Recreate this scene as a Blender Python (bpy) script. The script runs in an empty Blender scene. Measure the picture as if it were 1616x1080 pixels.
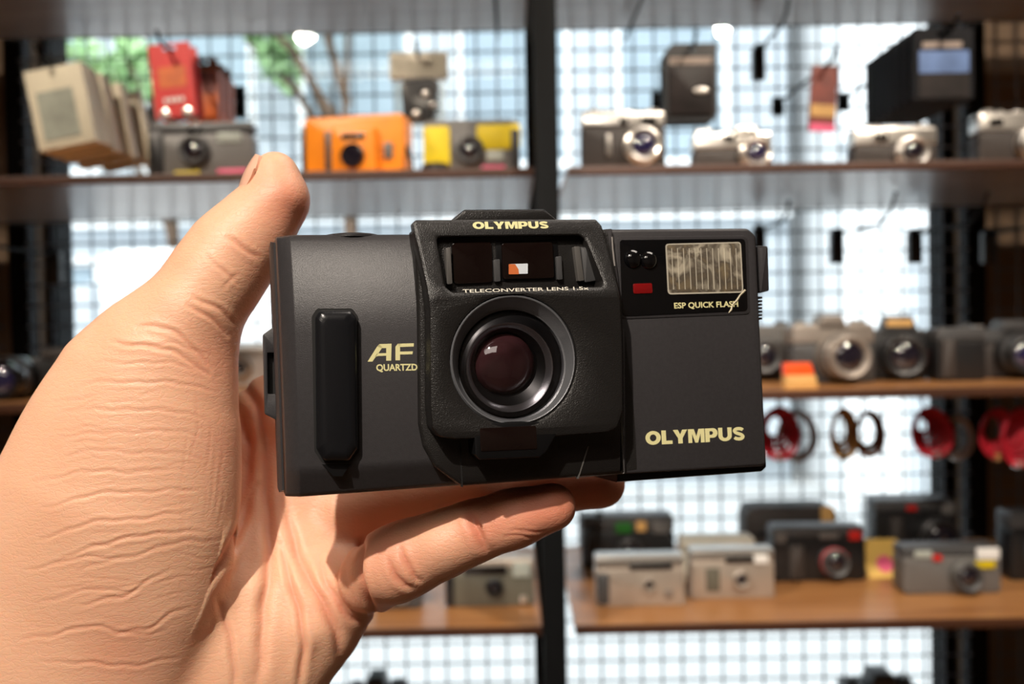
import bpy, bmesh, math, random
import numpy as np
from mathutils import Matrix, Vector
from mathutils.geometry import tessellate_polygon
R = math.radians
random.seed(7)
scn = bpy.context.scene
COL = scn.collection

# ------------------------------------------------------------------ camera
FPX = 1616*35/36
cam_d = bpy.data.cameras.new('view_camera'); cam = bpy.data.objects.new('view_camera', cam_d); COL.objects.link(cam)
cam_d.lens = 35; cam_d.sensor_width = 36; cam_d.clip_start = .01; cam_d.clip_end = 200
CM = Matrix.Translation((0, 0, 1.45)) @ Matrix.Rotation(R(90-1.35), 4, 'X') @ Matrix.Rotation(R(-1.0), 4, 'Z')
cam.matrix_world = CM
cam_d.dof.use_dof = True; cam_d.dof.focus_distance = .262; cam_d.dof.aperture_fstop = 12.5
scn.camera = cam
scn.view_settings.view_transform = 'Standard'; scn.view_settings.look = 'None'
scn.view_settings.gamma = 1; scn.view_settings.use_curve_mapping = False
scn.view_settings.exposure = 0.4
scn.cycles.use_denoising = True
scn.cycles.max_bounces = 8; scn.cycles.transparent_max_bounces = 8
scn.cycles.sample_clamp_indirect = 4.0
scn.cycles.caustics_reflective = False; scn.cycles.caustics_refractive = False

def camw(x, y, z):                       # camera space (right, down, depth) -> world
    return CM @ Vector((x, -y, -z))
def W(px, py, Y):                        # the world point at world depth Y seen at a pixel
    d = CM.to_3x3() @ Vector(((px-808)/FPX, -(py-540)/FPX, -1)); o = CM.translation
    return o + d*((Y-o.y)/d.y)
def onz(px, py, z):                      # the world point on a level z seen at a pixel
    d = CM.to_3x3() @ Vector(((px-808)/FPX, -(py-540)/FPX, -1)); o = CM.translation
    return o + d*((z-o.z)/d.z)

# ------------------------------------------------------------------ world and lights
wd = bpy.data.worlds.new('overcast_sky'); scn.world = wd; wd.use_nodes = True
nt = wd.node_tree; bg = nt.nodes['Background']
tc = nt.nodes.new('ShaderNodeTexCoord'); nz = nt.nodes.new('ShaderNodeTexNoise'); nz.inputs['Scale'].default_value = 2.2
cr = nt.nodes.new('ShaderNodeValToRGB'); cr.color_ramp.elements[0].position = .35; cr.color_ramp.elements[1].position = .62
cr.color_ramp.elements[0].color = (.76, .87, 1, 1); cr.color_ramp.elements[1].color = (1, 1, 1, 1)
nt.links.new(tc.outputs['Generated'], nz.inputs['Vector']); nt.links.new(nz.outputs['Fac'], cr.inputs['Fac'])
nt.links.new(cr.outputs['Color'], bg.inputs['Color']); bg.inputs["Strength"].default_value = 2.15

def lamp(name, kind, loc, energy, color, size=.05, aim=None, **k):
    d = bpy.data.lights.new(name, kind); d.energy = energy; d.color = color
    if kind == 'AREA': d.shape = 'RECTANGLE'; d.size = size; d.size_y = k.get('size_y', size)
    elif kind == 'SUN': d.angle = size
    else: d.shadow_soft_size = size
    if kind == 'SPOT': d.spot_size = R(k.get('cone', 60)); d.spot_blend = .5
    o = bpy.data.objects.new(name, d); COL.objects.link(o); o.location = loc
    if aim is not None: o.rotation_euler = (Vector(aim)-Vector(loc)).to_track_quat('-Z', 'Y').to_euler()
    return o
lamp('sun', 'SUN', (0, 5, 8), 3.0, (1, .97, .93), R(1.5), aim=(1.5, 9.5, 0))
HC = camw(-.03, .0, .27)                 # what the main ceiling spot points at
kd = (CM.to_3x3() @ Vector((-.25, .69, .70))).normalized()
lamp('ceiling_spot_hand', 'SPOT', HC + kd*1.75, 118, (1, .89, .77), .020, aim=HC, cone=50)
lamp('ceiling_spot_shelf', 'SPOT', (-.7, .42, 2.45), 46, (1, .86, .70), .03, aim=(-.4, 1.6, 1.45), cone=74)
lamp('ceiling_spot_shelf', 'SPOT', (.75, .42, 2.45), 48, (1, .86, .70), .03, aim=(.5, 1.6, 1.45), cone=74)
lamp('ceiling_fill', 'AREA', (-.4, -1.2, 2.64), 13, (1, .88, .76), 1.2, aim=(-.4, -.6, 0), size_y=.9)  # this and the next: unseen soft fill, added to lighten the shade
lamp('ceiling_fill', 'AREA', (.6, .5, 2.64), 8, (1, .90, .80), .9, aim=(.6, .6, 0), size_y=.5)

# ------------------------------------------------------------------ materials
def mat(name, c, rough=.5, metal=0, var=.08, vs=40, bump=0, bs=200, spec=None, coat=0, trans=0, alpha=None):
    m = bpy.data.materials.new(name); m.use_nodes = True; t = m.node_tree; b = t.nodes['Principled BSDF']
    b.inputs['Roughness'].default_value = rough; b.inputs['Metallic'].default_value = metal
    if spec is not None: b.inputs['Specular IOR Level'].default_value = spec
    if coat: b.inputs['Coat Weight'].default_value = coat; b.inputs['Coat Roughness'].default_value = .05
    if trans: b.inputs['Transmission Weight'].default_value = trans
    if alpha is not None: b.inputs['Alpha'].default_value = alpha
    tcn = t.nodes.new('ShaderNodeTexCoord')
    n = t.nodes.new('ShaderNodeTexNoise'); n.inputs['Scale'].default_value = vs; n.inputs['Detail'].default_value = 3
    t.links.new(tcn.outputs['Object'], n.inputs['Vector'])
    mx = t.nodes.new('ShaderNodeMix'); mx.data_type = 'RGBA'
    mx.inputs['A'].default_value = (*[max(0, x*(1-var*2)) for x in c], 1); mx.inputs['B'].default_value = (*[min(1, x*(1+var*2)) for x in c], 1)
    t.links.new(n.outputs['Fac'], mx.inputs['Factor']); t.links.new(mx.outputs['Result'], b.inputs['Base Color'])
    if bump:
        n2 = t.nodes.new('ShaderNodeTexNoise'); n2.inputs['Scale'].default_value = bs; n2.inputs['Detail'].default_value = 2
        t.links.new(tcn.outputs['Object'], n2.inputs['Vector'])
        bp = t.nodes.new('ShaderNodeBump'); bp.inputs['Strength'].default_value = bump; bp.inputs['Distance'].default_value = .0003
        t.links.new(n2.outputs['Fac'], bp.inputs['Height']); t.links.new(bp.outputs['Normal'], b.inputs['Normal'])
    return m
def srgb(r, g, b):
    f = lambda v: (v/255/12.92) if v/255 <= .04045 else ((v/255+.055)/1.055)**2.4
    return (f(r), f(g), f(b))
def wood_mat(name, c1, c2, rough=.35, stretch=(1.5, 14, 14)):
    m = bpy.data.materials.new(name); m.use_nodes = True; t = m.node_tree; b = t.nodes['Principled BSDF']
    tcn = t.nodes.new('ShaderNodeTexCoord'); mp = t.nodes.new('ShaderNodeMapping'); mp.inputs['Scale'].default_value = stretch
    n = t.nodes.new('ShaderNodeTexNoise'); n.inputs['Scale'].default_value = 3; n.inputs['Detail'].default_value = 6; n.inputs['Distortion'].default_value = .6
    r = t.nodes.new('ShaderNodeValToRGB'); r.color_ramp.elements[0].color = (*c1, 1); r.color_ramp.elements[1].color = (*c2, 1)
    r.color_ramp.elements[0].position = .3; r.color_ramp.elements[1].position = .7
    t.links.new(tcn.outputs['Object'], mp.inputs['Vector']); t.links.new(mp.outputs['Vector'], n.inputs['Vector'])
    t.links.new(n.outputs['Fac'], r.inputs['Fac']); t.links.new(r.outputs['Color'], b.inputs['Base Color'])
    b.inputs['Roughness'].default_value = rough
    return m
def clear_mat(name, tint=(1, 1, 1), refl=.05, rough=.02):
    m = bpy.data.materials.new(name); m.use_nodes = True; t = m.node_tree
    t.nodes.remove(t.nodes['Principled BSDF']); out = t.nodes['Material Output']
    a = t.nodes.new('ShaderNodeBsdfTransparent'); a.inputs['Color'].default_value = (*tint, 1)
    g = t.nodes.new('ShaderNodeBsdfGlossy'); g.inputs['Roughness'].default_value = rough
    l = t.nodes.new('ShaderNodeLayerWeight'); l.inputs['Blend'].default_value = .25
    mm = t.nodes.new('ShaderNodeMath'); mm.operation = 'MULTIPLY_ADD'; mm.inputs[1].default_value = .5; mm.inputs[2].default_value = refl
    mx = t.nodes.new('ShaderNodeMixShader')
    t.links.new(l.outputs['Fresnel'], mm.inputs[0]); t.links.new(mm.outputs[0], mx.inputs['Fac'])
    t.links.new(a.outputs[0], mx.inputs[1]); t.links.new(g.outputs[0], mx.inputs[2]); t.links.new(mx.outputs[0], out.inputs['Surface'])
    return m
MT = {}
def M(name):
    return MT[name]
MT['black'] = mat('black_plastic', (.012, .012, .013), .38, bump=.3, bs=900)
MT['mattblack'] = mat('matt_black_card', (.010, .010, .012), .7, spec=.15)
MT['blackgloss'] = mat('black_gloss', (.006, .006, .007), .12, coat=.5)
MT['black_metal'] = mat('black_painted_steel', (.005, .0055, .006), .6, spec=.08)
MT['wire'] = mat('grid_wire_steel', (.085, .10, .125), .5)
MT['silver'] = mat('satin_chrome', (.72, .69, .64), .28, metal=.85)
MT['silverpl'] = mat('champagne_silver_plastic', (.46, .40, .34), .36, metal=.45)
MT['warmsilver'] = mat('warm_titanium_finish', (.27, .235, .205), .4, metal=.4)
MT['dkgrey'] = mat('dark_grey_plastic', (.06, .06, .062), .42)
MT['midgrey'] = mat('mid_grey_plastic', (.13, .125, .12), .45)
MT['olive'] = mat('olive_grey_plastic', (.12, .115, .09), .42)
MT['leather'] = mat('leatherette', (.035, .028, .025), .6, bump=.8, bs=1200)
MT['orange'] = mat('orange_waterproof_shell', srgb(240, 140, 25), .42)
MT['yellow'] = mat('yellow_card', srgb(215, 190, 20), .5, var=.2)
MT['red'] = mat('red_card', srgb(200, 35, 30), .5, var=.1)
MT['redstrap'] = mat('red_cord', srgb(200, 30, 50), .6, var=.15)
MT['pink'] = mat('pink_print', srgb(225, 90, 130), .5)
MT['green'] = mat('green_print', srgb(40, 120, 40), .5)
MT['white'] = mat('white_card', (.78, .78, .76), .5)
MT['cream'] = mat('cream_paper', srgb(230, 224, 206), .6, var=.12, vs=18)
MT['creamprint'] = mat('pale_blue_grey_print', srgb(168, 175, 168), .5, var=.25, vs=30)
MT['brown'] = mat('brown_cord', srgb(120, 62, 25), .6, var=.2)
MT['tan'] = mat('tan_cord', srgb(205, 160, 95), .6, var=.15)
MT['greycord'] = mat('grey_cord', srgb(150, 135, 125), .6)
MT['orangebox'] = mat('orange_film_box', srgb(200, 95, 30), .5, var=.25, vs=60)
MT['darkred'] = mat('dark_red_packet', srgb(120, 45, 30), .45, var=.4, vs=45)
MT['blueprint'] = mat('blue_landscape_print', srgb(95, 120, 165), .35, var=.4, vs=25)
MT['darkprint'] = mat('dark_brown_print', srgb(34, 28, 27), .5, var=.5, vs=30, spec=.25)
MT['lensglass'] = mat('coated_lens_glass', (.010, .008, .014), .06, coat=1, spec=.8)
MT['violetglass'] = mat('violet_coated_glass', (.014, .012, .05), .06, coat=1, spec=.9)
MT['clearbag'] = clear_mat('clear_plastic_bag', (.95, .94, .92), .015, .2)
MT['pane'] = clear_mat('window_glass', (.96, .98, .98), .02, .01)
MT['woodshelf'] = wood_mat('shelf_laminate', srgb(142, 94, 54), srgb(176, 126, 78), .32)
MT['wooddark'] = wood_mat('shelf_dark_edge', srgb(54, 30, 18), srgb(74, 42, 24), .45)
MT['under'] = wood_mat('underside_window_sheen', srgb(118, 106, 98), srgb(140, 128, 120), .28)  # grey of the window reflection put into the underside colour
MT['wallbrown'] = mat('brown_wall_panel', srgb(110, 90, 70), .7, var=.1, vs=4)
MT['plaster'] = mat('warm_plaster', srgb(170, 155, 140), .8, vs=3)
MT['ceilingm'] = mat('ceiling_paint', srgb(180, 175, 168), .8, vs=3)
MT['floorm'] = wood_mat('floor_boards', srgb(96, 70, 50), srgb(130, 98, 70), .4)

# ------------------------------------------------------------------ mesh builder
def arc_poly(pts, rs, n=4):              # rounded polygon; pts 2D, rs radius (number or list)
    if not hasattr(rs, '__len__'): rs = [rs]*len(pts)
    out = []; N = len(pts)
    for i in range(N):
        p = Vector(pts[i]); a = Vector(pts[i-1])-p; b = Vector(pts[(i+1) % N])-p
        r = rs[i]
        if r <= 0: out.append((p.x, p.y)); continue
        la, lb = a.length, b.length; a.normalize(); b.normalize()
        ang = a.angle(b); t = min(r/max(math.tan(ang/2), 1e-4), la*.48, lb*.48)
        for k in range(n+1):
            s = k/n; q = (p+a*t)*(1-s)**2 + p*2*s*(1-s) + (p+b*t)*s*s
            out.append((q.x, q.y))
    return out
def circle(cx, cz, r, n=40, ph=0): return [(cx+r*math.cos(ph+2*math.pi*i/n), cz+r*math.sin(ph+2*math.pi*i/n)) for i in range(n)]
def area2(p): return sum(p[i-1][0]*p[i][1]-p[i][0]*p[i-1][1] for i in range(len(p)))/2
def inset(poly, d):                      # move each vertex inwards by d (ccw polygon)
    N = len(poly); out = []
    for i in range(N):
        p = Vector(poly[i]); a = p-Vector(poly[i-1]); b = Vector(poly[(i+1) % N])-p
        if a.length < 1e-9: a = b
        if b.length < 1e-9: b = a
        na = Vector((-a.y, a.x)).normalized(); nb = Vector((-b.y, b.x)).normalized()
        m = na+nb
        if m.length < 1e-6: m = na
        m.normalize(); k = d/max(m.dot(na), .5); q = p+m*k
        out.append((q.x, q.y))
    return out
def rect(x0, z0, x1, z1): return [(x0, z0), (x1, z0), (x1, z1), (x0, z1)]
class MB:
    def __init__(s, k=1.0): s.v = []; s.f = []; s.k = k; s.T = None
    def add(s, vs, fs):
        o = len(s.v)
        for p in vs:
            p = Vector(p)
            if s.T is not None: p = s.T @ p
            s.v.append(tuple(p*s.k))
        s.f += [tuple(o+i for i in f) for f in fs]
    def loft(s, loops, cap0=True, cap1=True, closed=True):
        n = len(loops[0]); vs = [p for l in loops for p in l]; fs = []
        for i in range(len(loops)-1):
            for j in range(n if closed else n-1):
                a = i*n+j; b = i*n+(j+1) % n; fs.append((a, b, b+n, a+n))
        if cap0: fs.append(tuple(range(n))[::-1])
        if cap1: fs.append(tuple(range((len(loops)-1)*n, len(loops)*n)))
        s.add(vs, fs)
    def prism(s, poly, y0, y1, ch=0, chb=0):     # outline in x,z ; front at y0, back at y1 (y away)
        if area2(poly) < 0: poly = poly[::-1]
        L = []
        def lp(pl, y): return [(x, y, z) for x, z in pl]
        if chb: L += [lp(inset(poly, chb), y1), lp(inset(poly, chb*.3), y1-chb*.3), lp(poly, y1-chb)]
        else: L += [lp(poly, y1)]
        if ch: L += [lp(poly, y0+ch), lp(inset(poly, ch*.3), y0+ch*.3), lp(inset(poly, ch), y0)]
        else: L += [lp(poly, y0)]
        s.loft(L)
    def plate(s, outer, holes, y0, y1, ch=0):    # like prism with holes through it
        if area2(outer) < 0: outer = outer[::-1]
        holes = [h if area2(h) > 0 else h[::-1] for h in holes]
        ins = lambda l, d: inset(l, d)
        s.loft([[(x, y1, z) for x, z in outer], [(x, y0+ch, z) for x, z in outer], [(x, y0+ch*.3, z) for x, z in ins(outer, ch*.3)], [(x, y0, z) for x, z in ins(outer, ch)]] if ch else
               [[(x, y1, z) for x, z in outer], [(x, y0, z) for x, z in outer]], False, False)
        for h in holes:
            L = [[(x, y1, z) for x, z in h], [(x, y0+ch, z) for x, z in h]]
            if ch: L += [[(x, y0+ch*.3, z) for x, z in inset(h, -ch*.3)], [(x, y0, z) for x, z in inset(h, -ch)]]
            L = [l[::-1] for l in L]; s.loft(L, False, False)
        o2 = ins(outer, ch) if ch else outer; h2 = [inset(h, -ch) if ch else h for h in holes]
        for yy, oo, hh in ((y0, o2, h2), (y1, outer, holes)):
            allp = [Vector((x, z, 0)) for x, z in oo]; ls = [[Vector((x, z, 0)) for x, z in oo]]
            for h in hh: ls.append([Vector((x, z, 0)) for x, z in h]); allp += ls[-1]
            tr = tessellate_polygon(ls)
            s.add([(p.x, yy, p.y) for p in allp], tr)
    def box(s, x0, y0, z0, x1, y1, z1, ch=0): s.prism(rect(x0, z0, x1, z1), y0, y1, ch)
    def lathe(s, prof, c=(0, 0, 0), axis='Y', n=32, cap=True):  # prof [(r, t)], t along axis
        L = []
        for r, t in prof:
            l = []
            for i in range(n):
                a = 2*math.pi*i/n; x, z = r*math.cos(a), r*math.sin(a)
                l.append({'Y': (c[0]+x, c[1]+t, c[2]+z), 'Z': (c[0]+x, c[1]+z, c[2]+t), 'X': (c[0]+t, c[1]+x, c[2]+z)}[axis])
            L.append(l)
        s.loft(L, cap, cap)
    def tube(s, path, r, n=8, closed=False, flat=1):
        P = [Vector(p) for p in path]; N = len(P); L = []
        up = Vector((0, 0, 1)); prev = None
        for i in range(N):
            a = P[i-1] if (i > 0 or closed) else P[i]; b = P[(i+1) % N] if (i < N-1 or closed) else P[i]
            t = (b-a).normalized()
            if prev is None: x = t.orthogonal().normalized()
            else: x = (prev - t*prev.dot(t)).normalized()
            prev = x; y = t.cross(x)
            rr = r[i] if hasattr(r, '__len__') else r
            L.append([tuple(P[i]+x*rr*math.cos(2*math.pi*k/n)+y*rr*flat*math.sin(2*math.pi*k/n)) for k in range(n)])
        if closed: L.append(L[0]); s.loft(L, False, False)
        else: s.loft(L)
    def ball(s, c, rx, ry=None, rz=None, n=16, m=10):
        ry = ry or rx; rz = rz or rx
        L = [[(c[0]+rx*max(math.sin(math.pi*j/m), .001)*math.cos(2*math.pi*i/n), c[1]+ry*max(math.sin(math.pi*j/m), .001)*math.sin(2*math.pi*i/n), c[2]+rz*math.cos(math.pi*j/m)) for i in range(n)] for j in range(m+1)]
        s.loft(L)
    def build(s, name, m, parent=None, angle=35, cuts=(), fn=None, prop=None):
        me = bpy.data.meshes.new(name); me.from_pydata(s.v, [], s.f)
        bm = bmesh.new(); bm.from_mesh(me)
        bmesh.ops.remove_doubles(bm, verts=bm.verts, dist=1e-7)
        for co, no in cuts: bmesh.ops.bisect_plane(bm, geom=bm.verts[:]+bm.edges[:]+bm.faces[:], plane_co=co, plane_no=no)
        if fn:
            for v in bm.verts: v.co = fn(v.co)
        bmesh.ops.recalc_face_normals(bm, faces=bm.faces)
        bm.to_mesh(me); bm.free()
        me.shade_smooth(); me.set_sharp_from_angle(angle=R(angle))
        o = bpy.data.objects.new(name, me); COL.objects.link(o)
        if m: me.materials.append(m)
        if parent: o.parent = parent
        return o
def tag(o, label=None, cat=None, group=None, kind=None):
    if label: o['label'] = label
    if cat: o['category'] = cat
    if group: o['group'] = group
    if kind: o['kind'] = kind
    return o
def thing(name, loc, label, cat, rz=0, group=None, rx=0, ry=0):
    o = bpy.data.objects.new(name, None); COL.objects.link(o); o.location = loc; o.rotation_euler = (rx, ry, rz)
    o.empty_display_size = .02
    return tag(o, label, cat, group)
def wire_part(name, path, r, m, parent, n=8):
    b = MB(); b.tube(path, r, n); return b.build(name, m, parent)

# ------------------------------------------------------------------ setting
YF, YB, YW = 1.30, 1.77, 1.93           # shelf front, grid, window plane
def setting(name, b, m, **k): return tag(b.build(name, m, **k), kind='structure')
XL = W(22, 400, YB).x; XR = W(1552, 400, YB).x
b = MB(); b.box(-2.3, -2.6, -.06, 2.3, 2.1, 0); setting('floor', b, M('floorm'))
b = MB(); b.box(-2.3, -2.6, 2.7, 2.3, 2.1, 2.76); setting('ceiling', b, M('ceilingm'))
b = MB(); b.box(-2.36, -2.6, 0, -2.3, 2.1, 2.7); setting('wall_left', b, M('plaster'))
b = MB(); b.box(2.3, -2.6, 0, 2.36, 2.1, 2.7); setting('wall_right', b, M('plaster'))
b = MB(); b.box(-2.3, -2.66, 0, 2.3, -2.6, 2.7); setting('wall_rear', b, M('plaster'))
b = MB(); b.plate(rect(-2.3, 0, 2.3, 2.7), [rect(XL-.01, .12, XR+.01, 2.5)], YW-.05, YW+.1); setting('wall_front', b, M('wallbrown'))
win = MB(); win.plate(rect(XL-.02, .1, XR+.02, 2.52), [rect(XL+.01, .16, XR-.01, 2.46)], YW-.02, YW+.05)
wino = setting('window_1', win, M('black_metal'))
b = MB(); b.box(XL, YW+.02, .15, XR, YW+.026, 2.47); b.build('pane', M('pane'), wino)

# outdoors
MT['pave'] = mat('pale_pavement', (.40, .415, .42), .8, var=.05, vs=3)
MT['facade'] = mat('blue_grey_facade', srgb(180, 188, 194), .6, var=.06, vs=1)
MT['facadew'] = mat('white_render', (.82, .84, .85), .7, vs=1)
MT['facadeg'] = mat('dim_glazing', srgb(146, 162, 172), .25, var=.2, vs=1)
MT['leaf'] = mat('foliage', srgb(165, 200, 145), .5, var=.3, vs=6)
MT['bark'] = mat('bark', srgb(95, 75, 58), .8)
b = MB(); b.box(-30, 2.05, -.12, 30, 40, -.02); tag(b.build('ground', M('pave')), kind='structure')
# building facing the shop
bl = thing('building', (-2.2, 8.6, -.02), 'blue-grey street building with rows of windows beyond the shop window', 'building')
b = MB(); b.box(-5.5, 0, 0, 4.6, 3, 9); b.build('wall', M('facade'), bl)
for i in range(7):
    for j in range(4):
        x = -5.0+i*1.35; z = .7+j*2.05
        fr = MB(); fr.plate(rect(x, z, x+1.0, z+1.35), [rect(x+.07, z+.07, x+.93, z+1.28)], -.06, .0); fo = fr.build('window', M('facadew'), bl)
        g = MB(); g.box(x+.06, -.02, z+.06, x+.94, -.005, z+1.29); g.build('pane', M('facadeg'), fo)
for j in range(4):
    b = MB(); b.box(-5.5, -.10, .25+j*2.05, 4.6, 0, .42+j*2.05); b.build('ledge', M('facadew'), bl)
bl = thing('building', (4.6, 7.8, -.02), 'white rendered street building on the right beyond the window', 'building')
b = MB(); b.box(-2.0, 0, 0, 4, 3, 7); b.build('wall', M('facadew'), bl)
for i in range(3):
    b = MB(); b.box(-2.0, -.06, 1.0+i*1.7, 4, 0, 1.1+i*1.7); b.build('ledge', M('facade'), bl)
b = MB(); b.box(-1.5, -.04, .0, -.6, .0, 2.1); b.build('door', M('facade'), bl)
# parked white van (seen as a bright shape on the left)
p0 = W(155, 540, 5.2); p1 = W(350, 390, 5.2)
vn = thing('delivery_van', (p0.x-.5, 5.2, -.02), 'white van parked in the street, seen left of the thumb', 'vehicle')
zt = p1.z+.02; hw = (p1.x-p0.x)
MT['vanw'] = mat('white_van_paint', (.93, .93, .93), .35)
b = MB(); b.prism(arc_poly(rect(.5, .45, .5+hw*1.45, zt), [.05, .05, .15, .12]), 0, 1.7, .05); b.build('cargo_body', M('vanw'), vn)
b = MB(); b.prism(arc_poly([(.5, .35), (.5, zt-.15), (.3, zt-.2), (0, .95), (-.25, .85), (-.3, .35)], .06), .05, 1.65, .04); b.build('cab', M('facade'), vn)
for wx in (.15, 1.15):
    b = MB(); b.lathe([(.12, -.02), (.27, 0), (.30, .04), (.30, .18), (.2, .2)], (wx, 0, .31), 'Y', 24); w_ = b.build('wheel', M('black'), vn)
    b = MB(); b.lathe([(.02, -.04), (.14, -.03), (.15, .0)], (wx, 0, .31), 'Y', 16); b.build('hubcap', M('silver'), w_)
# trees
def tree(x, y, h, cr_, n, label, seed, off=0):
    rg = np.random.RandomState(seed)
    t = thing('street_tree', (x, y, -.02), label, 'tree', group='street trees beyond the window')
    b = MB(); b.tube([(0, 0, 0), (.04, 0, h*.4), (-.02, 0, h*.75), (.03, 0, h)], [.05, .04, .03, .015]); b.build('trunk', M('bark'), t)
    b = MB()
    for k in range(5):
        a = k*1.3; b.tube([(0, 0, h*(.5+.07*k)), (off*.5+cr_*.4*math.cos(a), cr_*.4*math.sin(a), h*(.7+.06*k)), (off+cr_*.75*math.cos(a), cr_*.75*math.sin(a), h*(.82+.05*k))], [.04, .03, .012], 6)
    b.build('branches', M('bark'), t)
    b = MB()
    cl = [(off+rg.normal(0, cr_*.45), rg.normal(0, cr_*.4), h+rg.normal(0, cr_*.33), rg.uniform(.25, .5)*cr_) for _ in range(16)]
    for i in range(n):
        c = cl[i % 16]; d = rg.normal(0, 1, 3); d /= np.linalg.norm(d); q = np.array(c[:3])+d*c[3]*rg.uniform(.5, 1)
        u = rg.normal(0, 1, 3); u /= np.linalg.norm(u); v = np.cross(u, d); v /= max(np.linalg.norm(v), .01); s_ = rg.uniform(.05, .10)
        b.add([q-u*s_, q+v*s_*.45, q+u*s_, q-v*s_*.45], [(0, 1, 2, 3)])
    tag(b.build('leaves', M('leaf'), t), kind='stuff')
q = W(270, 120, 7.6); tree(q.x, 7.6, q.z, .42, 800, 'green street tree seen behind the hanging cards at upper left', 1, -.38)
q = W(545, 20, 7.7); tree(q.x, 7.7, q.z+.2, .5, 1000, 'green street tree seen above the orange camera', 2, -.5)

# ------------------------------------------------------------------ display rack
rack = thing('display_rack', (0, YB, 0), 'black steel display rack with wooden shelves in front of the window', 'rack')
zs = []
def zof(px, py): return W(px, py, YF).z
z2 = zof(808, 265); z3 = zof(1400, 614); z4 = zof(1050, 986); z1 = W(850, 50, YB).z+.013; z5 = z4-.30
pc = [W(853, 10, YF).x, W(880, 1070, YF).x]; xc = sum(pc)/2
XLL, XRR = -1.35, 1.35
TH = .0115
def post(x, y, w=.034, name='post'):
    b = MB(); b.box(x-w/2, y-w/2-YB, 0, x+w/2, y+w/2-YB, 2.35, .002); return b.build(name, M('black_metal'), rack)
post(xc, YF-.02, .030); post(xc, YB+.03)
post(W(22, 400, YB).x, YB+.03); post(W(1548, 500, YB).x, YB+.03)
for z, nm in ((z1, 1), (z2, 2), (z3, 3), (z4, 4), (z5, 5)):
    for x0, x1 in ((XLL, xc-.016), (xc+.028, XRR)):
        b = MB(); b.box(x0, YF+.002-YB, z-TH+.0012, x1, YB-.01-YB, z); s_ = b.build('shelf', M('woodshelf'), rack)
        b = MB(); b.box(x0+.001, YF+.003-YB, z-TH, x1-.001, YB-.012-YB, z-TH+.0012); b.build('underside', M('under'), s_)
        b = MB(); b.box(x0, YF-YB-.001, z-TH-.0005, x1, YF+.003-YB, z+.0002, .0008); b.build('edge_band', M('wooddark'), s_)
# wire grid panels: every wire is a part
SP = .0362; zlo, zhi = z5-.10, z1+.12
vm = MB(); vm.tube([(0, 0, zlo), (0, 0, zhi)], .0018, 6); 
def wires(x0, x1, label):
    g = thing('grid_panel', (x0, YB, 0), label, 'wire grid')
    first = None; x = .01
    while x < x1-x0:
        if first is None: first = vm.build('wire', M('wire'), g); o = first
        else: o = first.copy(); COL.objects.link(o)
        o.parent = g; o.location = (x, 0, 0); x += SP
    hm = MB(); hm.tube([(0, -.004, 0), (x1-x0, -.004, 0)], .0018, 6); h0 = None; z = zlo+.01
    while z < zhi:
        if h0 is None: h0 = hm.build('wire', M('wire'), g); o = h0
        else: o = h0.copy(); COL.objects.link(o)
        o.parent = g; o.location = (0, 0, z); z += SP
xpl = W(22, 400, YB).x; xpr = W(1548, 500, YB).x
wires(xpl+.02, xc-.02, 'dark wire grid panel behind the left shelves, between left and centre posts')
wires(xc+.02, xpr-.02, 'dark wire grid panel behind the right shelves, between centre and right posts')
wires(xpr+.02, 1.3, 'dark wire grid panel in front of the brown wall at far right')
wires(-1.3, xpl-.02, 'dark wire grid panel in front of the brown wall at far left')

# ------------------------------------------------------------------ hooks
def hook(px, py, label, length=.3, clip=True, rise=.02, Yg=YB-.008, group=None):
    p = W(px, py, Yg)
    h = thing('display_hook', p, label, 'hook', group=group)
    if clip:
        b = MB(); b.prism(arc_poly(rect(-.011, -.028, .011, .028), .003), -.016, 0, .002); b.build('bracket', M('black'), h)
        b = MB(); b.box(-.006, -.02, .020, .006, .004, .034, .001); b.build('clip', M('black_metal'), h)
    zz = .024 if clip else 0
    b = MB(); b.tube([(0, -.003, zz), (0, -length*.8, zz), (0, -length*.93, zz+rise*.4), (0, -length, zz+rise)], .0028, 8); b.build('arm', M('black_metal'), h)
    return h, p
hook(90, 424, 'empty display hook with black bracket left of the thumb', .30)
hook(1318, 392, 'empty display hook with black bracket, left of the pair above the silver camera', .28, rise=.04)
hook(1440, 392, 'empty display hook with black bracket, right of the pair above the dark camera', .28, rise=.04)
hook(1556, 392, 'display hook with black bracket against the right post', .26)
hook(1196, 386, 'display hook with black bracket just right of the held camera', .2, rise=.03)
hook(1195, 104, 'empty display hook with black bracket on the upper right grid', .2, rise=.03)
for i, (px, py) in enumerate(((425, 50), (548, 44), (650, 62), (785, 60), (985, 66))):
    if px == 650: continue
    hook(px, py, ['thin wire display hook above the thumb tip', 'thin wire display hook above the orange camera', '', 'thin wire display hook just left of the centre post', 'thin wire display hook above the black and silver rangefinder'][i], .42, clip=False)

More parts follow.
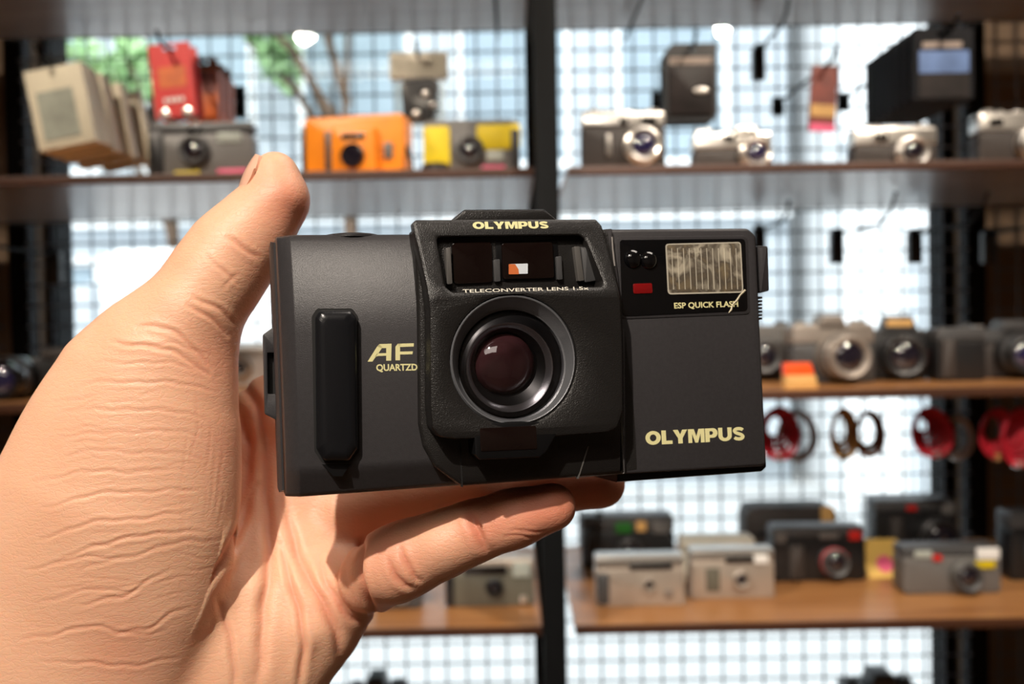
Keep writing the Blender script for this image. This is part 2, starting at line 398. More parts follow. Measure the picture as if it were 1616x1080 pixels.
# ------------------------------------------------------------------ hanging packets
def packet_stack(px0, py0, px1, py1, Y0, n, dy, kind, labels, group, lean=0, hookpx=None, fan=0):
    """n packets on one hook, the front one spanning the pixel box at depth Y0"""
    a = W(px0, py1, Y0); c = W(px1, py0, Y0); w = c.x-a.x; h = c.z-a.z
    cx = (a.x+c.x)/2; top = c.z
    hk = thing('display_hook', (cx, Y0, top-.008), labels[-1], 'hook')
    b = MB(); b.tube([(0, -.05, .012), (0, -.035, 0), (0, YB-Y0-.006, 0)], .0026, 8); b.build('arm', M('black_metal'), hk)
    b = MB(); b.box(-.01, YB-Y0-.012, -.02, .01, YB-Y0-.002, .012, .001); b.build('bracket', M('black_metal'), hk)
    for i in range(n):
        t = thing('hanging_packet', (cx+fan*i*.002*((-1)**i), Y0+i*dy, top-.008), labels[min(i, len(labels)-2)], 'packet', ry=lean+fan*R(random.uniform(-3, 3)), group=group if n > 1 else None)
        kind(t, w, h, i)
def hole_card(t, w, h, m, th=.0022, nm='card', r=.003):
    b = MB(); b.plate(arc_poly(rect(-w/2, -h+.008, w/2, .008), r), [arc_poly(rect(-w*.16, -.0035, w*.16, .0035), .003)], -th/2, th/2); return b.build(nm, m, t)
def k_prints(t, w, h, i):
    b = MB(); b.box(-w/2+.002, -.006, -h, w/2-.002, .018, -.008, .001); b.build('prints', M('cream'), t)
    b = MB(); b.box(-w/2+.014, -.0075, -h+.012, w/2-.02, -.0062, -h*.34); b.build('window_print', M('creamprint'), t)
    b = MB(); b.plate(rect(-w/2, -h-.003, w/2, .008), [arc_poly(rect(-.012, -.004, .012, .004), .003)], -.009, -.0084); b.build('sleeve', M('clearbag'), t)
packet_stack(38, 88, 130, 226, 1.40, 7, .030, k_prints,
  ['cream packet of prints in a clear sleeve, frontmost at the far left', 'second cream packet of prints from the front at far left', 'third cream packet of prints from the front at far left', 'fourth cream packet of prints from the front at far left', 'fifth cream packet of prints from the front at far left', 'sixth cream packet of prints from the front at far left', 'rearmost cream packet of prints at the far left', 'wire hook carrying the cream packets at far left'], 'cream print packets on the left hook', lean=R(-9), fan=1)
def k_redcard(t, w, h, i):
    hole_card(t, w, h, M('red'))
    b = MB(); b.prism(arc_poly(rect(-w*.33, -h*.52, w*.33, -h*.24), .003), -.0018, -.0013); b.build('print', M('orangebox'), t)
    b = MB()
    for j in range(4): b.box(-w*.25+j*w*.13, -.0026, -h*.72, -w*.25+j*w*.13+w*.09, -.0014, -h*.66)
    b.build('lettering', M('white'), t)
    for j in (-1, 1):
        b = MB(); b.lathe([(.002, -.004), (.007, -.003), (.008, 0), (.008, .001)], (j*w*.27, 0, -h*.87), 'Y', 16); b.build('battery', M('silver'), t)
packet_stack(237, 68, 300, 186, 1.40, 2, .03, k_redcard,
  ['red hanging card with euro slot, front one above the grey boxed camera', 'red hanging card directly behind the front red card', 'wire hook carrying the red cards'], 'red hanging cards', lean=R(-5))
def k_orange(t, w, h, i):
    b = MB(); b.box(-w/2, -.011, -h, w/2, .011, -.012, .001); b.build('box', M('orangebox'), t)
    b = MB(); b.box(-w/2+.002, -.0125, -h*.5, w/2-.002, -.0108, -h*.15); b.build('print', M('darkred'), t)
    hole_card(t, w*.9, .03, M('brown'), nm='hang_tab')
packet_stack(300, 92, 346, 192, 1.56, 3, .035, k_orange,
  ['orange and brown film packet, front one right of the red cards', 'orange and brown film packet, middle one right of the red cards', 'orange and brown film packet, rear one right of the red cards', 'wire hook carrying the orange film packets'], 'orange film packets')
# clear bag with black device
def k_bag(t, w, h, i):
    b = MB(); b.plate(arc_poly([(-w*.42, -h), (w*.44, -h), (w/2, .008), (-w/2, .008)], .004), [arc_poly(rect(-.012, -.004, .012, .004), .003)], -.012, -.0112); b.build('bag_front', M('clearbag'), t)
    b = MB(); b.box(-w/2, -.012, -.03, w/2, .008, .007, .002); tb = b.build('header', M('cream'), t)
    b = MB(); b.prism(arc_poly([(-w*.28, -h*.9), (w*.26, -h*.92), (w*.36, -h*.35), (w*.2, -h*.28), (-w*.33, -h*.33)], .008), -.010, .012, .003); b.build('accessory', M('blackgloss'), t)
    for (x, z, r) in ((.12, -.52, .006), (-.05, -.8, .0065), (.25, -.68, .005)):
        b = MB(); b.ball((w*x, -.011, h*z), r, r*.5, r); b.build('screw', M('silver'), t)
    b = MB(); b.plate(arc_poly([(-w*.42, -h), (w*.44, -h), (w/2, .0), (-w/2, .0)], .004), [], .0125, .0133); b.build('bag_back', M('clearbag'), t)
packet_stack(618, 84, 706, 196, 1.48, 1, .03, k_bag, ['clear plastic bag with a glossy black accessory above the yellow boxed camera', 'wire hook carrying the clear bag'], 'bag')
# black blister card
def k_black(t, w, h, i):
    b = MB(); b.plate(arc_poly([(-w/2, -h+.008), (w/2-.006, -h+.008), (w/2, -h+.02), (w/2, .008), (-w/2+.012, .008), (-w/2, -.006)], .003), [circle(.006, 0, .0045, 12)], -.0012, .0012); b.build('card', M('black'), t)
    b = MB(); b.prism(arc_poly(rect(-w*.42, -h*.86, w*.42, -h*.22), .004), -.006, -.0012, .001); b.build('print', M('darkprint'), t)
    b = MB(); b.prism(arc_poly(rect(-w*.4, -h*.2, w*.4, -h*.11), .002), -.003, -.0012); b.build('lettering', M('greycord'), t)
    b = MB(); b.ball((w*.18, -.008, -h*.55), .012, .003, .005); b.build('foil_patch', M('silver'), t)
packet_stack(1049, 68, 1131, 192, 1.44, 3, .02, k_black, ['black hanging card with dark print, front one over the silver cameras', 'black hanging card just behind the front black card', 'rear black hanging card behind the other two', 'wire hook carrying the black cards'], 'black cards between the silver cameras')
def k_red2(t, w, h, i):
    b = MB(); b.plate(arc_poly(rect(-w/2, -h+.008, w/2, .0), .002), [], -.003, .003); b.build('packet', M('darkred'), t)
    b = MB(); b.box(-w/2+.001, -.0045, -h*.72, w/2-.001, -.0031, -h*.55); b.build('stripe', M('tan'), t)
    b = MB(); b.box(-w/2+.001, -.0045, -h*.93, w/2-.001, -.0031, -h*.82); b.build('label_band', M('pink'), t)
    hole_card(t, w, .02, M('clearbag'), nm='hang_tab')
packet_stack(1282, 96, 1322, 208, 1.50, 1, .03, k_red2, ['narrow dark red packet hanging on the upper right grid', 'wire hook carrying the narrow red packet'], 'x', lean=R(4))
def k_scape(t, w, h, i):
    b = MB(); b.plate(arc_poly(rect(-w/2, -h+.008, w/2, .008), .003), [arc_poly(rect(-.01, -.0035, .01, .0035), .002)], -.004, .012); b.build('box', M('mattblack'), t)
    b = MB(); b.box(-w*.42, -.0052, -h*.55, w*.42, -.0041, -h*.24); b.build('sky_print', M('blueprint'), t)
    b = MB(); b.box(-w*.42, -.0052, -h*.9, w*.42, -.0041, -h*.56); b.build('ground_print', M('darkprint'), t)
    b = MB(); b.box(-w*.36, -.0052, -h*.2, w*.3, -.0041, -h*.12); b.build('lettering', M('greycord'), t)
ords = ['frontmost', 'second', 'third', 'fourth', 'fifth', 'sixth', 'rearmost']
packet_stack(1441, 44, 1534, 158, 1.36, 7, .028, k_scape, [f'black box with a blue landscape print, {o} of the stack at upper right' for o in ords]+['wire hook carrying the landscape print boxes'], 'landscape print boxes at upper right')

# ------------------------------------------------------------------ shelf cameras
def shelfcam(px0, px1, pyt, z, label, Y=None, pyb=None, name='film_camera', yaw=0, depth=.045, body='black', top=None, toph=.22,
             lens=None, hump=None, extras=(), rnd=.006, face=None, group=None):
    """a camera standing on the shelf level z; the pixel box fixes its width and height"""
    if Y is None: Y = onz((px0+px1)/2, pyb, z).y
    a = W(px0, pyt, Y); c = W(px1, pyt, Y); w = c.x-a.x; h = max(a.z, c.z)/2+min(a.z, c.z)/2-z
    t = thing(name, ((a.x+c.x)/2, Y, z), label, 'camera', rz=yaw, group=group)
    hump_h = hump[2]*h if hump else 0; H = h-hump_h
    tz = H*(1-toph) if top else H
    b = MB(); b.prism(arc_poly(rect(-w/2, 0, w/2, tz), rnd), 0, depth, .003, .003); b.build('body', M(body), t)
    if top: b = MB(); b.prism(arc_poly(rect(-w/2, tz+.0002, w/2, H), [.002, .002, rnd, rnd]), .001, depth-.001, .003, .003); b.build('top_plate', M(top), t)
    if face: b = MB(); b.prism(arc_poly(rect(-w/2+.004, .005, w/2-.004, tz-.004), .004), -.0012, .0, .0005); b.build('covering', M(face), t)
    if hump:
        x, wd_, hh = hump[:3]; x *= w; ww = wd_*w
        b = MB(); b.prism(arc_poly([(x-ww/2, H-.002), (x+ww/2, H-.002), (x+ww*.32, h), (x-ww*.32, h)], .003), -.004, depth*.8, .002); b.build('viewfinder_hump', M(hump[3]), t)
    if lens:
        lx, lz, r, ln, m1, m2 = lens[:6]; lx *= w; lz *= h
        gl = lens[6] if len(lens) > 6 else 'lensglass'
        b = MB(); b.lathe([(r*1.05, 0), (r*1.05, -ln*.3), (r, -ln*.34), (r, -ln*.62), (r*.93, -ln*.66), (r*.93, -ln*.97), (r*.86, -ln), (r*.7, -ln+.002), (r*.62, -ln+.006)], (lx, 0, lz), 'Y', 32, False); lo = b.build('lens_barrel', M(m1), t)
        b = MB(); b.lathe([(r*1.0, -ln*.36), (r*1.03, -ln*.38), (r*1.03, -ln*.58), (r*1.0, -ln*.6)], (lx, 0, lz), 'Y', 32, False); b.build('focus_ring', M(m2), lo)
        b = MB(); b.lathe([(r*.62, -ln+.006), (r*.5, -ln+.0035), (r*.25, -ln+.002), (r*.01, -ln+.0015)], (lx, 0, lz), 'Y', 24); b.build('lens_glass', M(gl), lo)
    for e in extras:
        k, x, zf, s1, s2, m = e[:6]; x *= w
        b = MB()
        if k == 'dial':
            b.lathe([(s1, 0), (s1, s2*.8), (s1*.9, s2)], (x, depth*.5, H), 'Z', 24); b.build('dial', M(m), t)
        elif k == 'btn':
            b.lathe([(s1, 0), (s1, s2*.7), (s1*.7, s2)], (x, depth*.35, H), 'Z', 16); b.build('shutter_button', M(m), t)
        elif k == 'shoe':
            b.box(x-s1, depth*.2, H, x+s1, depth*.7, H+s2, .001); b.build('accessory_shoe', M(m), t)
        elif k == 'grip':
            b.prism(arc_poly(rect(x-s1, .003, x+s1, zf*h), .006), -s2, .002, .005); b.build('grip', M(m), t)
        else:
            b.prism(arc_poly(rect(x-s1, zf*h-s2, x+s1, zf*h+s2), min(s1, s2)*.3), -.0022 if len(e) < 7 else -e[6], .001, .0004); b.build(k, M(m), t)
    return t
# --- shelf 2, left unit
t = shelfcam(232, 398, 192, z2, 'grey single-use camera in a printed card sleeve under the red cards', Y=1.36, name='boxed_camera', body='midgrey', rnd=.014, depth=.03, top='dkgrey', toph=.2,
  lens=(-.05, .5, .020, .012, 'dkgrey', 'black'), extras=(('flash', .28, .72, .016, .007, 'creamprint'), ('yellow_sticker', -.12, .07, .017, .006, 'yellow', .006), ('pink_print', .3, .10, .020, .006, 'pink', .003), ('viewfinder', -.05, .86, .008, .005, 'blackgloss'), ('side_panel', -.42, .45, .010, .030, 'black')))
t = shelfcam(474, 640, 182, z2, 'bright orange waterproof camera with dark lens on the upper left shelf', Y=1.38, body='orange', rnd=.010, depth=.045, yaw=R(-10),
  extras=(('grip_groove', -.24, .42, .006, .030, 'dkgrey', .002), ('rear_panel', -.50, .46, .003, .034, 'black')))
wv = .146
b = MB(); b.prism(arc_poly(rect(-.028, 0, .036, .070), .006), -.016, .002, .004); b.build('lens_housing', M('orange'), t)
b = MB(); b.lathe([(.016, -.022), (.017, -.019), (.017, -.014)], (.004, 0, .030), 'Y', 28, False); lb = b.build('lens_ring', M('black'), t)
b = MB(); b.lathe([(.0165, -.019), (.010, -.020), (.0002, -.0205)], (.004, 0, .030), 'Y', 28); b.build('lens_glass', M('lensglass'), lb)
b = MB(); b.prism(arc_poly(rect(-.012, .052, .022, .060), .002), -.018, -.014, .001); b.build('viewfinder_window', M('blackgloss'), t)
b = MB(); b.prism(arc_poly(rect(.044, .026, .056, .048), .002), -.004, .001, .001); b.build('flash_window', M('midgrey'), t)
b = MB(); b.tube([(.070, .01, .045), (.085, -.01, .02), (.088, -.02, .005), (.078, -.03, .003)], .003); b.build('wrist_strap', M('black'), t)
t = shelfcam(667, 820, 188, z2, 'yellow and grey single-use camera in card sleeve beside the centre post', Y=1.37, name='boxed_camera', body='midgrey', rnd=.014, depth=.03, toph=.2,
  lens=(-.02, .45, .019, .010, 'dkgrey', 'black'), extras=(('yellow_print', -.36, .5, .018, .030, 'yellow', .002), ('yellow_print', .28, .68, .030, .017, 'yellow', .002), ('pink_print', .22, .10, .016, .006, 'pink', .003), ('price_dot', .24, .35, .012, .007, 'creamprint', .003), ('side_panel', .45, .45, .006, .028, 'black')))
p = W(686, 250, 1.325)
t = thing('lens_cap', (p.x, 1.335, z2), 'small black lens cap lying before the yellow boxed camera', 'lens cap')
b = MB(); b.lathe([(.017, 0), (.019, .002), (.019, .010), (.016, .012), (.002, .0115)], (0, 0, 0), 'Z', 28); b.build('cap', M('black'), t)
# --- shelf 2, right unit
RFX = lambda: (('dial', -.33, 0, .009, .006, 'silver'), ('btn', -.2, 0, .004, .005, 'silver'), ('dial', .36, 0, .010, .005, 'silver'), ('shoe', .02, 0, .010, .003, 'silver'))
shelfcam(917, 1050, 176, z2, 'silver topped black rangefinder camera beside the centre post, upper right shelf', Y=1.36, body='leather', top='silver', toph=.25, depth=.032,
  lens=(.22, .42, .0245, .022, 'silver', 'silver', 'violetglass'), extras=RFX()+(('viewfinder_window', .30, .84, .010, .005, 'blackgloss'), ('rangefinder_window', 0, .84, .005, .004, 'blackgloss'), ('self_timer_lever', -.18, .45, .003, .014, 'silver', .005)))
shelfcam(1095, 1219, 200, z2, 'small silver rangefinder camera under the black hanging card', Y=1.37, body='leather', top='silver', toph=.42, depth=.035,
  lens=(.26, .38, .021, .022, 'silver', 'silver', 'violetglass'), hump=(.16, .35, .12, 'silver'), extras=(('btn', -.3, 0, .005, .008, 'silver'), ('dial', -.4, 0, .008, .006, 'silver'), ('viewfinder_window', -.05, .76, .008, .004, 'blackgloss')))
shelfcam(1348, 1480, 200, z2, 'silver rangefinder camera under the stack of landscape print boxes', Y=1.37, body='leather', top='silver', toph=.42, depth=.035,
  lens=(.16, .36, .022, .020, 'silver', 'silver'), extras=RFX()+(('viewfinder_window', -.18, .76, .009, .004, 'blackgloss'), ('base_trim', -.25, .1, .030, .003, 'silver')))
t = shelfcam(1545, 1680, 176, z2, 'silver topped camera at the right frame edge of the upper shelf', Y=1.37, body='leather', top='silver', toph=.35, depth=.035,
  lens=(.12, .40, .024, .024, 'silver', 'black'), extras=RFX()+(('viewfinder_window', -.3, .82, .009, .004, 'blackgloss'),))
# --- shelf 3 left
t = shelfcam(-60, 112, 552, z3, 'dark camera with long telephoto lens at the left end of the middle shelf', pyb=615, Y=1.42, body='black', hump=(.35, .3, .18, 'leather'), depth=.05, yaw=R(8),
  lens=(.0, .42, .030, .075, 'blackgloss', 'dkgrey', 'violetglass'), extras=(('grip', .42, .8, .012, .012, 'leather'),))
t = shelfcam(60, 150, 560, z3, 'small black camera behind the telephoto lens on middle left shelf', Y=1.52, body='dkgrey', hump=(-.1, .45, .2, 'leather'), depth=.04, lens=(0, .45, .018, .02, 'black', 'dkgrey'))
t = shelfcam(350, 430, 545, z3, 'pale silver camera glimpsed between the hand and the held camera', Y=1.60, body='white', top='silver', toph=.3, depth=.04, lens=(-.1, .45, .016, .02, 'silver', 'black'))
# --- shelf 3 right
t = shelfcam(1150, 1262, 514, z3, 'grey SLR camera just right of the held camera on middle shelf', Y=1.50, body='leather', top='midgrey', toph=.35, depth=.05,
  lens=(-.05, .45, .026, .03, 'dkgrey', 'black'), extras=(('dial', .3, 0, .010, .006, 'midgrey'),))
t = shelfcam(1250, 1382, 497, z3, 'silver grey SLR camera with large lens on the middle right shelf', Y=1.42, body='dkgrey', top='warmsilver', toph=.33, depth=.045, yaw=R(3),
  hump=(-.02, .34, .14, 'warmsilver'), lens=(.04, .40, .032, .050, 'warmsilver', 'dkgrey'), extras=(('dial', -.36, 0, .009, .005, 'silver'), ('dial', .33, 0, .009, .006, 'silver'), ('btn', .42, 0, .004, .005, 'silver')))
t = shelfcam(1348, 1464, 498, z3, 'black autofocus SLR camera with tan trim beside the silver grey SLR', Y=1.47, body='black', depth=.05, rnd=.012, yaw=R(-12),
  hump=(.1, .5, .22, 'dkgrey'), lens=(.12, .38, .031, .045, 'black', 'dkgrey'), extras=(('nameplate', .1, .88, .018, .005, 'tan', .006), ('grip', -.38, .7, .012, .014, 'black'), ('label_plate', .42, .35, .004, .010, 'darkred')))
t = shelfcam(1480, 1556, 517, z3, 'black compact camera left of the right post on middle shelf', Y=1.42, body='black', top='dkgrey', toph=.25, depth=.045,
  extras=(('grip', -.3, .8, .010, .008, 'leather'), ('dial', .2, 0, .009, .005, 'dkgrey')))
t = shelfcam(1530, 1672, 505, z3, 'black SLR camera at the right frame edge of middle shelf', Y=1.46, body='leather', top='dkgrey', toph=.28, depth=.045,
  hump=(0, .34, .16, 'dkgrey'), lens=(-.02, .42, .028, .045, 'black', 'dkgrey', 'violetglass'), extras=(('dial', -.33, 0, .009, .006, 'silver'), ('dial', .36, 0, .010, .007, 'dkgrey')))
# orange price tag block
p = onz(1222, 603, z3)
t = thing('price_tag', (p.x, YF+.03, z3), 'orange and yellow price tag block beside the held camera', 'tag')
MT['redor'] = mat('orange_red_print', srgb(240, 85, 30), .4)
b = MB(); b.prism([(-.022, 0), (.022, 0), (.018, .018), (-.022, .018)], 0, .02, .001); b.build('base', M('tan'), t)
b = MB(); b.prism([(-.022, .018), (.017, .018), (.012, .034), (-.022, .034)], 0.001, .019, .001); b.build('insert', M('redor'), t)
# --- shelf 4 left
t = shelfcam(703, 842, 884, z4, 'olive grey compact camera under the little finger, left of centre post', pyb=958, body='olive', top='silverpl', toph=.22, depth=.04, rnd=.007,
  lens=(.05, .42, .012, .008, 'black', 'black'), extras=(('viewfinder_strip', -.05, .78, .030, .006, 'blackgloss'), ('flash', .36, .78, .012, .010, 'creamprint'), ('side_panel', -.46, .4, .006, .024, 'black'), ('sensor', .38, .15, .005, .005, 'silver')))
t = shelfcam(590, 664, 915, z4, 'dark compact camera peeking out below the little finger', pyb=962, body='dkgrey', top='black', toph=.25, depth=.04, lens=(.1, .45, .010, .008, 'silver', 'black'))
# --- shelf 4 right
t = shelfcam(918, 1064, 815, z4, 'black camera with green decal behind the champagne compact camera', Y=1.60, body='black', top='dkgrey', toph=.3, depth=.05,
  lens=(.02, .36, .020, .02, 'dkgrey', 'black'), extras=(('decal', -.05, .78, .013, .008, 'green', .003), ('lamp_window', .14, .80, .008, .008, 'tan', .003), ('flash', .36, .78, .014, .010, 'midgrey', .003), ('grip', -.4, .8, .010, .010, 'black'), ('btn', -.3, 0, .006, .005, 'dkgrey')))
t = shelfcam(940, 1080, 878, z4, 'champagne silver compact camera with dark grip nearest the centre post', pyb=958, body='silverpl', top='silver', toph=.24, depth=.036, rnd=.005,
  lens=(.1, .42, .0095, .005, 'silverpl', 'black'), extras=(('viewfinder_strip', .12, .80, .030, .004, 'blackgloss'), ('grip', -.42, .68, .009, .004, 'dkgrey'), ('sensor', .32, .25, .006, .006, 'warmsilver')))
t = shelfcam(1090, 1222, 868, z4, 'silver compact camera with ribbed panel beside the champagne compact', pyb=946, body='silverpl', top='silver', toph=.22, depth=.036, rnd=.005,
  lens=(.1, .40, .012, .009, 'silverpl', 'black'), extras=(('viewfinder_strip', .08, .80, .020, .004, 'blackgloss'), ('speaker_panel', -.24, .40, .010, .017, 'olive', .001), ('flash', .34, .80, .010, .006, 'white', .002)))
t = shelfcam(1075, 1192, 850, z4, 'pale cream compact camera behind the two silver compacts', Y=1.50, body='cream', top='cream', toph=.3, depth=.04, lens=(0, .4, .012, .01, 'silver', 'black'))
# soft case
t = shelfcam(1177, 1322, 800, z4, 'black soft camera case behind the compact with the red ringed lens', Y=1.60, name='camera_case', body='leather', rnd=.022, depth=.06,
  extras=(('buckle', .38, .82, .010, .016, 'tan', .004), ('flap_band', 0, .55, .060, .004, 'black', .004)))
t['category'] = 'case'
t = shelfcam(1220, 1366, 832, z4, 'black compact camera with a red ringed lens on the lower shelf', pyb=918, body='black', top='dkgrey', toph=.2, depth=.045, rnd=.007,
  lens=(.14, .38, .021, .024, 'dkgrey', 'redstrap'), extras=(('red_badge', .38, .84, .009, .007, 'red', .003), ('viewfinder_window', .1, .84, .014, .005, 'midgrey'), ('grip', -.26, .7, .012, .009, 'leather'), ('flash', -.42, .82, .008, .008, 'midgrey')))
t = shelfcam(1381, 1508, 790, z4, 'tall black camera with large lens near the right post, lower shelf', Y=1.60, body='black', top='dkgrey', toph=.18, depth=.05,
  lens=(.24, .45, .030, .035, 'black', 'dkgrey'), extras=(('red_badge', -.05, .88, .008, .004, 'red', .003), ('flash', .4, .86, .010, .009, 'midgrey', .003), ('grip', -.24, .75, .012, .007, 'leather')))
t = shelfcam(1426, 1580, 864, z4, 'grey zoom compact camera with yellow trim at the right of lower shelf', pyb=938, body='midgrey', top='dkgrey', toph=.2, depth=.045, rnd=.008,
  lens=(.12, .40, .021, .020, 'dkgrey', 'olive'), extras=(('flash', .36, .85, .016, .008, 'white', .003), ('yellow_trim', .33, .62, .014, .005, 'yellow', .003), ('red_badge', -.16, .78, .006, .004, 'red', .003), ('viewfinder_window', -.3, .86, .012, .005, 'creamprint')))
t = shelfcam(1596, 1690, 810, z4, 'dark camera cut by the right frame edge on the lower shelf', Y=1.48, body='black', top='dkgrey', toph=.25, depth=.05, lens=(0, .4, .024, .03, 'dkgrey', 'black'))
# yellow cloth roll with pink mark
p = onz(1402, 912, z4)
t = thing('tag_tent', (p.x, p.y, z4), 'folded yellow paper tag with a pink dot between the two black cameras', 'tag')
b = MB(); b.loft([[(-.030, 0, 0), (.022, 0, 0), (.022, .002, 0), (-.030, .002, 0)], [(-.034, .025, .05), (.024, .025, .05), (.024, .027, .05), (-.034, .027, .05)], [(-.034, .03, .053), (.024, .03, .053), (.024, .032, .051), (-.034, .032, .051)], [(-.03, .06, 0), (.022, .06, 0), (.022, .062, 0), (-.03, .062, 0)]]); b.build('tent', mat('pale_yellow_paper', srgb(225, 185, 95), .6), t)
b = MB(); b.T = Matrix.Translation((-.002, .0085, .019)) @ Matrix.Rotation(R(-26), 4, 'X'); b.lathe([(.013, 0), (.012, -.0008)], (0, 0, 0), 'Y', 24); b.build('dot', M('pink'), t)
# --- shelf 5: SLR tops peeking into the frame
for px0, px1, pyt, lab in ((1336, 1452, 1064, 'black SLR camera on the lowest shelf, only its top in frame at right'), (545, 640, 1070, 'black camera on the lowest shelf below the hand, only its top in frame')):
    Y = 1.55
    shelfcam(px0, px1, pyt, z5, lab, Y=Y, body='black', top='dkgrey', toph=.2, depth=.05, hump=(0, .4, .16, 'black'), lens=(0, .4, .030, .045, 'black', 'dkgrey'), extras=(('dial', .35, 0, .012, .010, 'dkgrey'), ('dial', -.36, 0, .010, .008, 'dkgrey')))

# --- coiled straps hanging under shelf 3
def strap(cx, cy, rw, rh, Y, m, label, turns=3, ry=0, yaw=0, thick=.0032, clasp='silver'):
    p = W(cx, cy, Y); rx = rw/FPX*Y; rz = rh/FPX*Y
    t = thing('coiled_strap', p, label, 'strap', rz=yaw, ry=ry, group='coiled straps under the middle shelf')
    for k in range(turns):
        b = MB(); s_ = 1-.13*k
        b.tube([(rx*s_*math.cos(a), .006*k-.006+.003*math.sin(a*2), rz*s_*math.sin(a)+rz*.05*k) for a in [2*math.pi*i/28 for i in range(28)]], thick, 8, True); b.build('loop', M(m), t)
    b = MB(); b.box(-.004, -.009, -rz-.004, .004, .009, -rz+.006, .001); b.build('clasp', M(clasp), t)
    b = MB(); b.tube([(0, 0, rz*.95), (0, .0, rz*1.2), (0, .012, z3-TH-p.z-.002)], .0012, 6); b.build('tie', M('black'), t)
    return t
strap(1228, 684, 30, 40, 1.44, 'redstrap', 'red coiled strap hanging right beside the held camera', 5)
strap(1256, 688, 30, 38, 1.50, 'greycord', 'pale grey coiled strap overlapping the red coil beside the held camera', 2)
strap(1330, 684, 20, 38, 1.46, 'tan', 'tan and dark coiled strap, left one of the brown pair', 4, clasp='black')
strap(1370, 684, 22, 34, 1.46, 'brown', 'brown coiled strap, right one of the brown pair', 3)
strap(1468, 682, 30, 38, 1.44, 'redstrap', 'bright red coiled strap hanging left of the right post', 6, ry=R(-15))
strap(1508, 690, 24, 32, 1.50, 'greycord', 'thin pale coiled strap overlapping the bright red coil', 2)
strap(1572, 684, 27, 38, 1.42, 'redstrap', 'red and orange coiled strap on the right post side', 4, clasp='tan')
strap(1606, 690, 27, 44, 1.38, 'redstrap', 'red coiled strap cut by the right frame edge', 5)

# ------------------------------------------------------------------ hand (one continuous skin surface)
def C(px, py, z, r): return (np.array([(px-808)/FPX*z, (py-540)/FPX*z, z]), r*z/FPX)
# chains of round cones: joints (pixel, depth) with a radius; flat < 1 thins the form in depth
chains = []
def chain(js, k, flat=1.0, grp=0): chains.append(([C(*j) for j in js], k, flat, grp))
# thumb, from tip to wrist
chain([(434, 276, .2990, 37), (433, 318, .2985, 50), (400, 362, .2965, 60), (367, 401, .2950, 69), (336, 445, .2930, 71), (298, 502, .2910, 76), (262, 556, .2905, 90)], .004, .96, 0)
chain([(262, 562, .2910, 88), (236, 610, .2900, 124), (214, 680, .2890, 148), (184, 790, .2890, 178)], .010, .60, 0)
chain([(188, 780, .2890, 176), (150, 900, .2910, 190), (96, 1040, .2950, 200), (20, 1230, .3010, 195)], .012, .48, 0)
# palm body
chain([(130, 1120, .3040, 130), (250, 900, .3100, 112), (380, 760, .3300, 100), (446, 664, .3330, 76)], .010, .75, 1)
chain([(180, 1150, .3030, 120), (340, 960, .3080, 105), (470, 830, .3300, 100), (560, 730, .3330, 80)], .010, .75, 1)
chain([(250, 1190, .3020, 120), (380, 1030, .3060, 100), (490, 920, .3180, 84), (560, 850, .3270, 66)], .008, .75, 1)
chain([(330, 1210, .3060, 120), (420, 1060, .3080, 90), (480, 985, .3090, 80), (508, 955, .3100, 72), (540, 930, .3110, 58)], .006, .8, 1)
# fingers: proximal, middle, distal
fingers = [
 [(446, 664, .3330, 74), (560, 628, .3420, 56), (760, 636, .3360, 50), (900, 652, .3300, 45), (960, 660, .3260, 40)],
 [(520, 720, .3330, 74), (640, 700, .3380, 56), (830, 712, .3300, 50), (960, 718, .3270, 44), (1010, 716, .3250, 38)],
 [(548, 810, .3250, 62), (640, 792, .3240, 50), (770, 775, .3170, 45), (880, 765, .3150, 42), (948, 764, .3140, 39)],
]
for f in fingers: chain(f, .004, 1.0, 2)
pinky = [(575, 925, .3060, 44), (590, 912, .2960, 50), (622, 891, .2860, 57), (655, 876, .2850, 54), (705, 856, .2830, 49), (750, 838, .2815, 45), (805, 820, .2800, 43.5), (872, 800, .2790, 38)]
chain(pinky, .004, 1.0, 3)
chain([(515, 945, .3110, 58), (560, 930, .3060, 46)], .004, .9, 1)
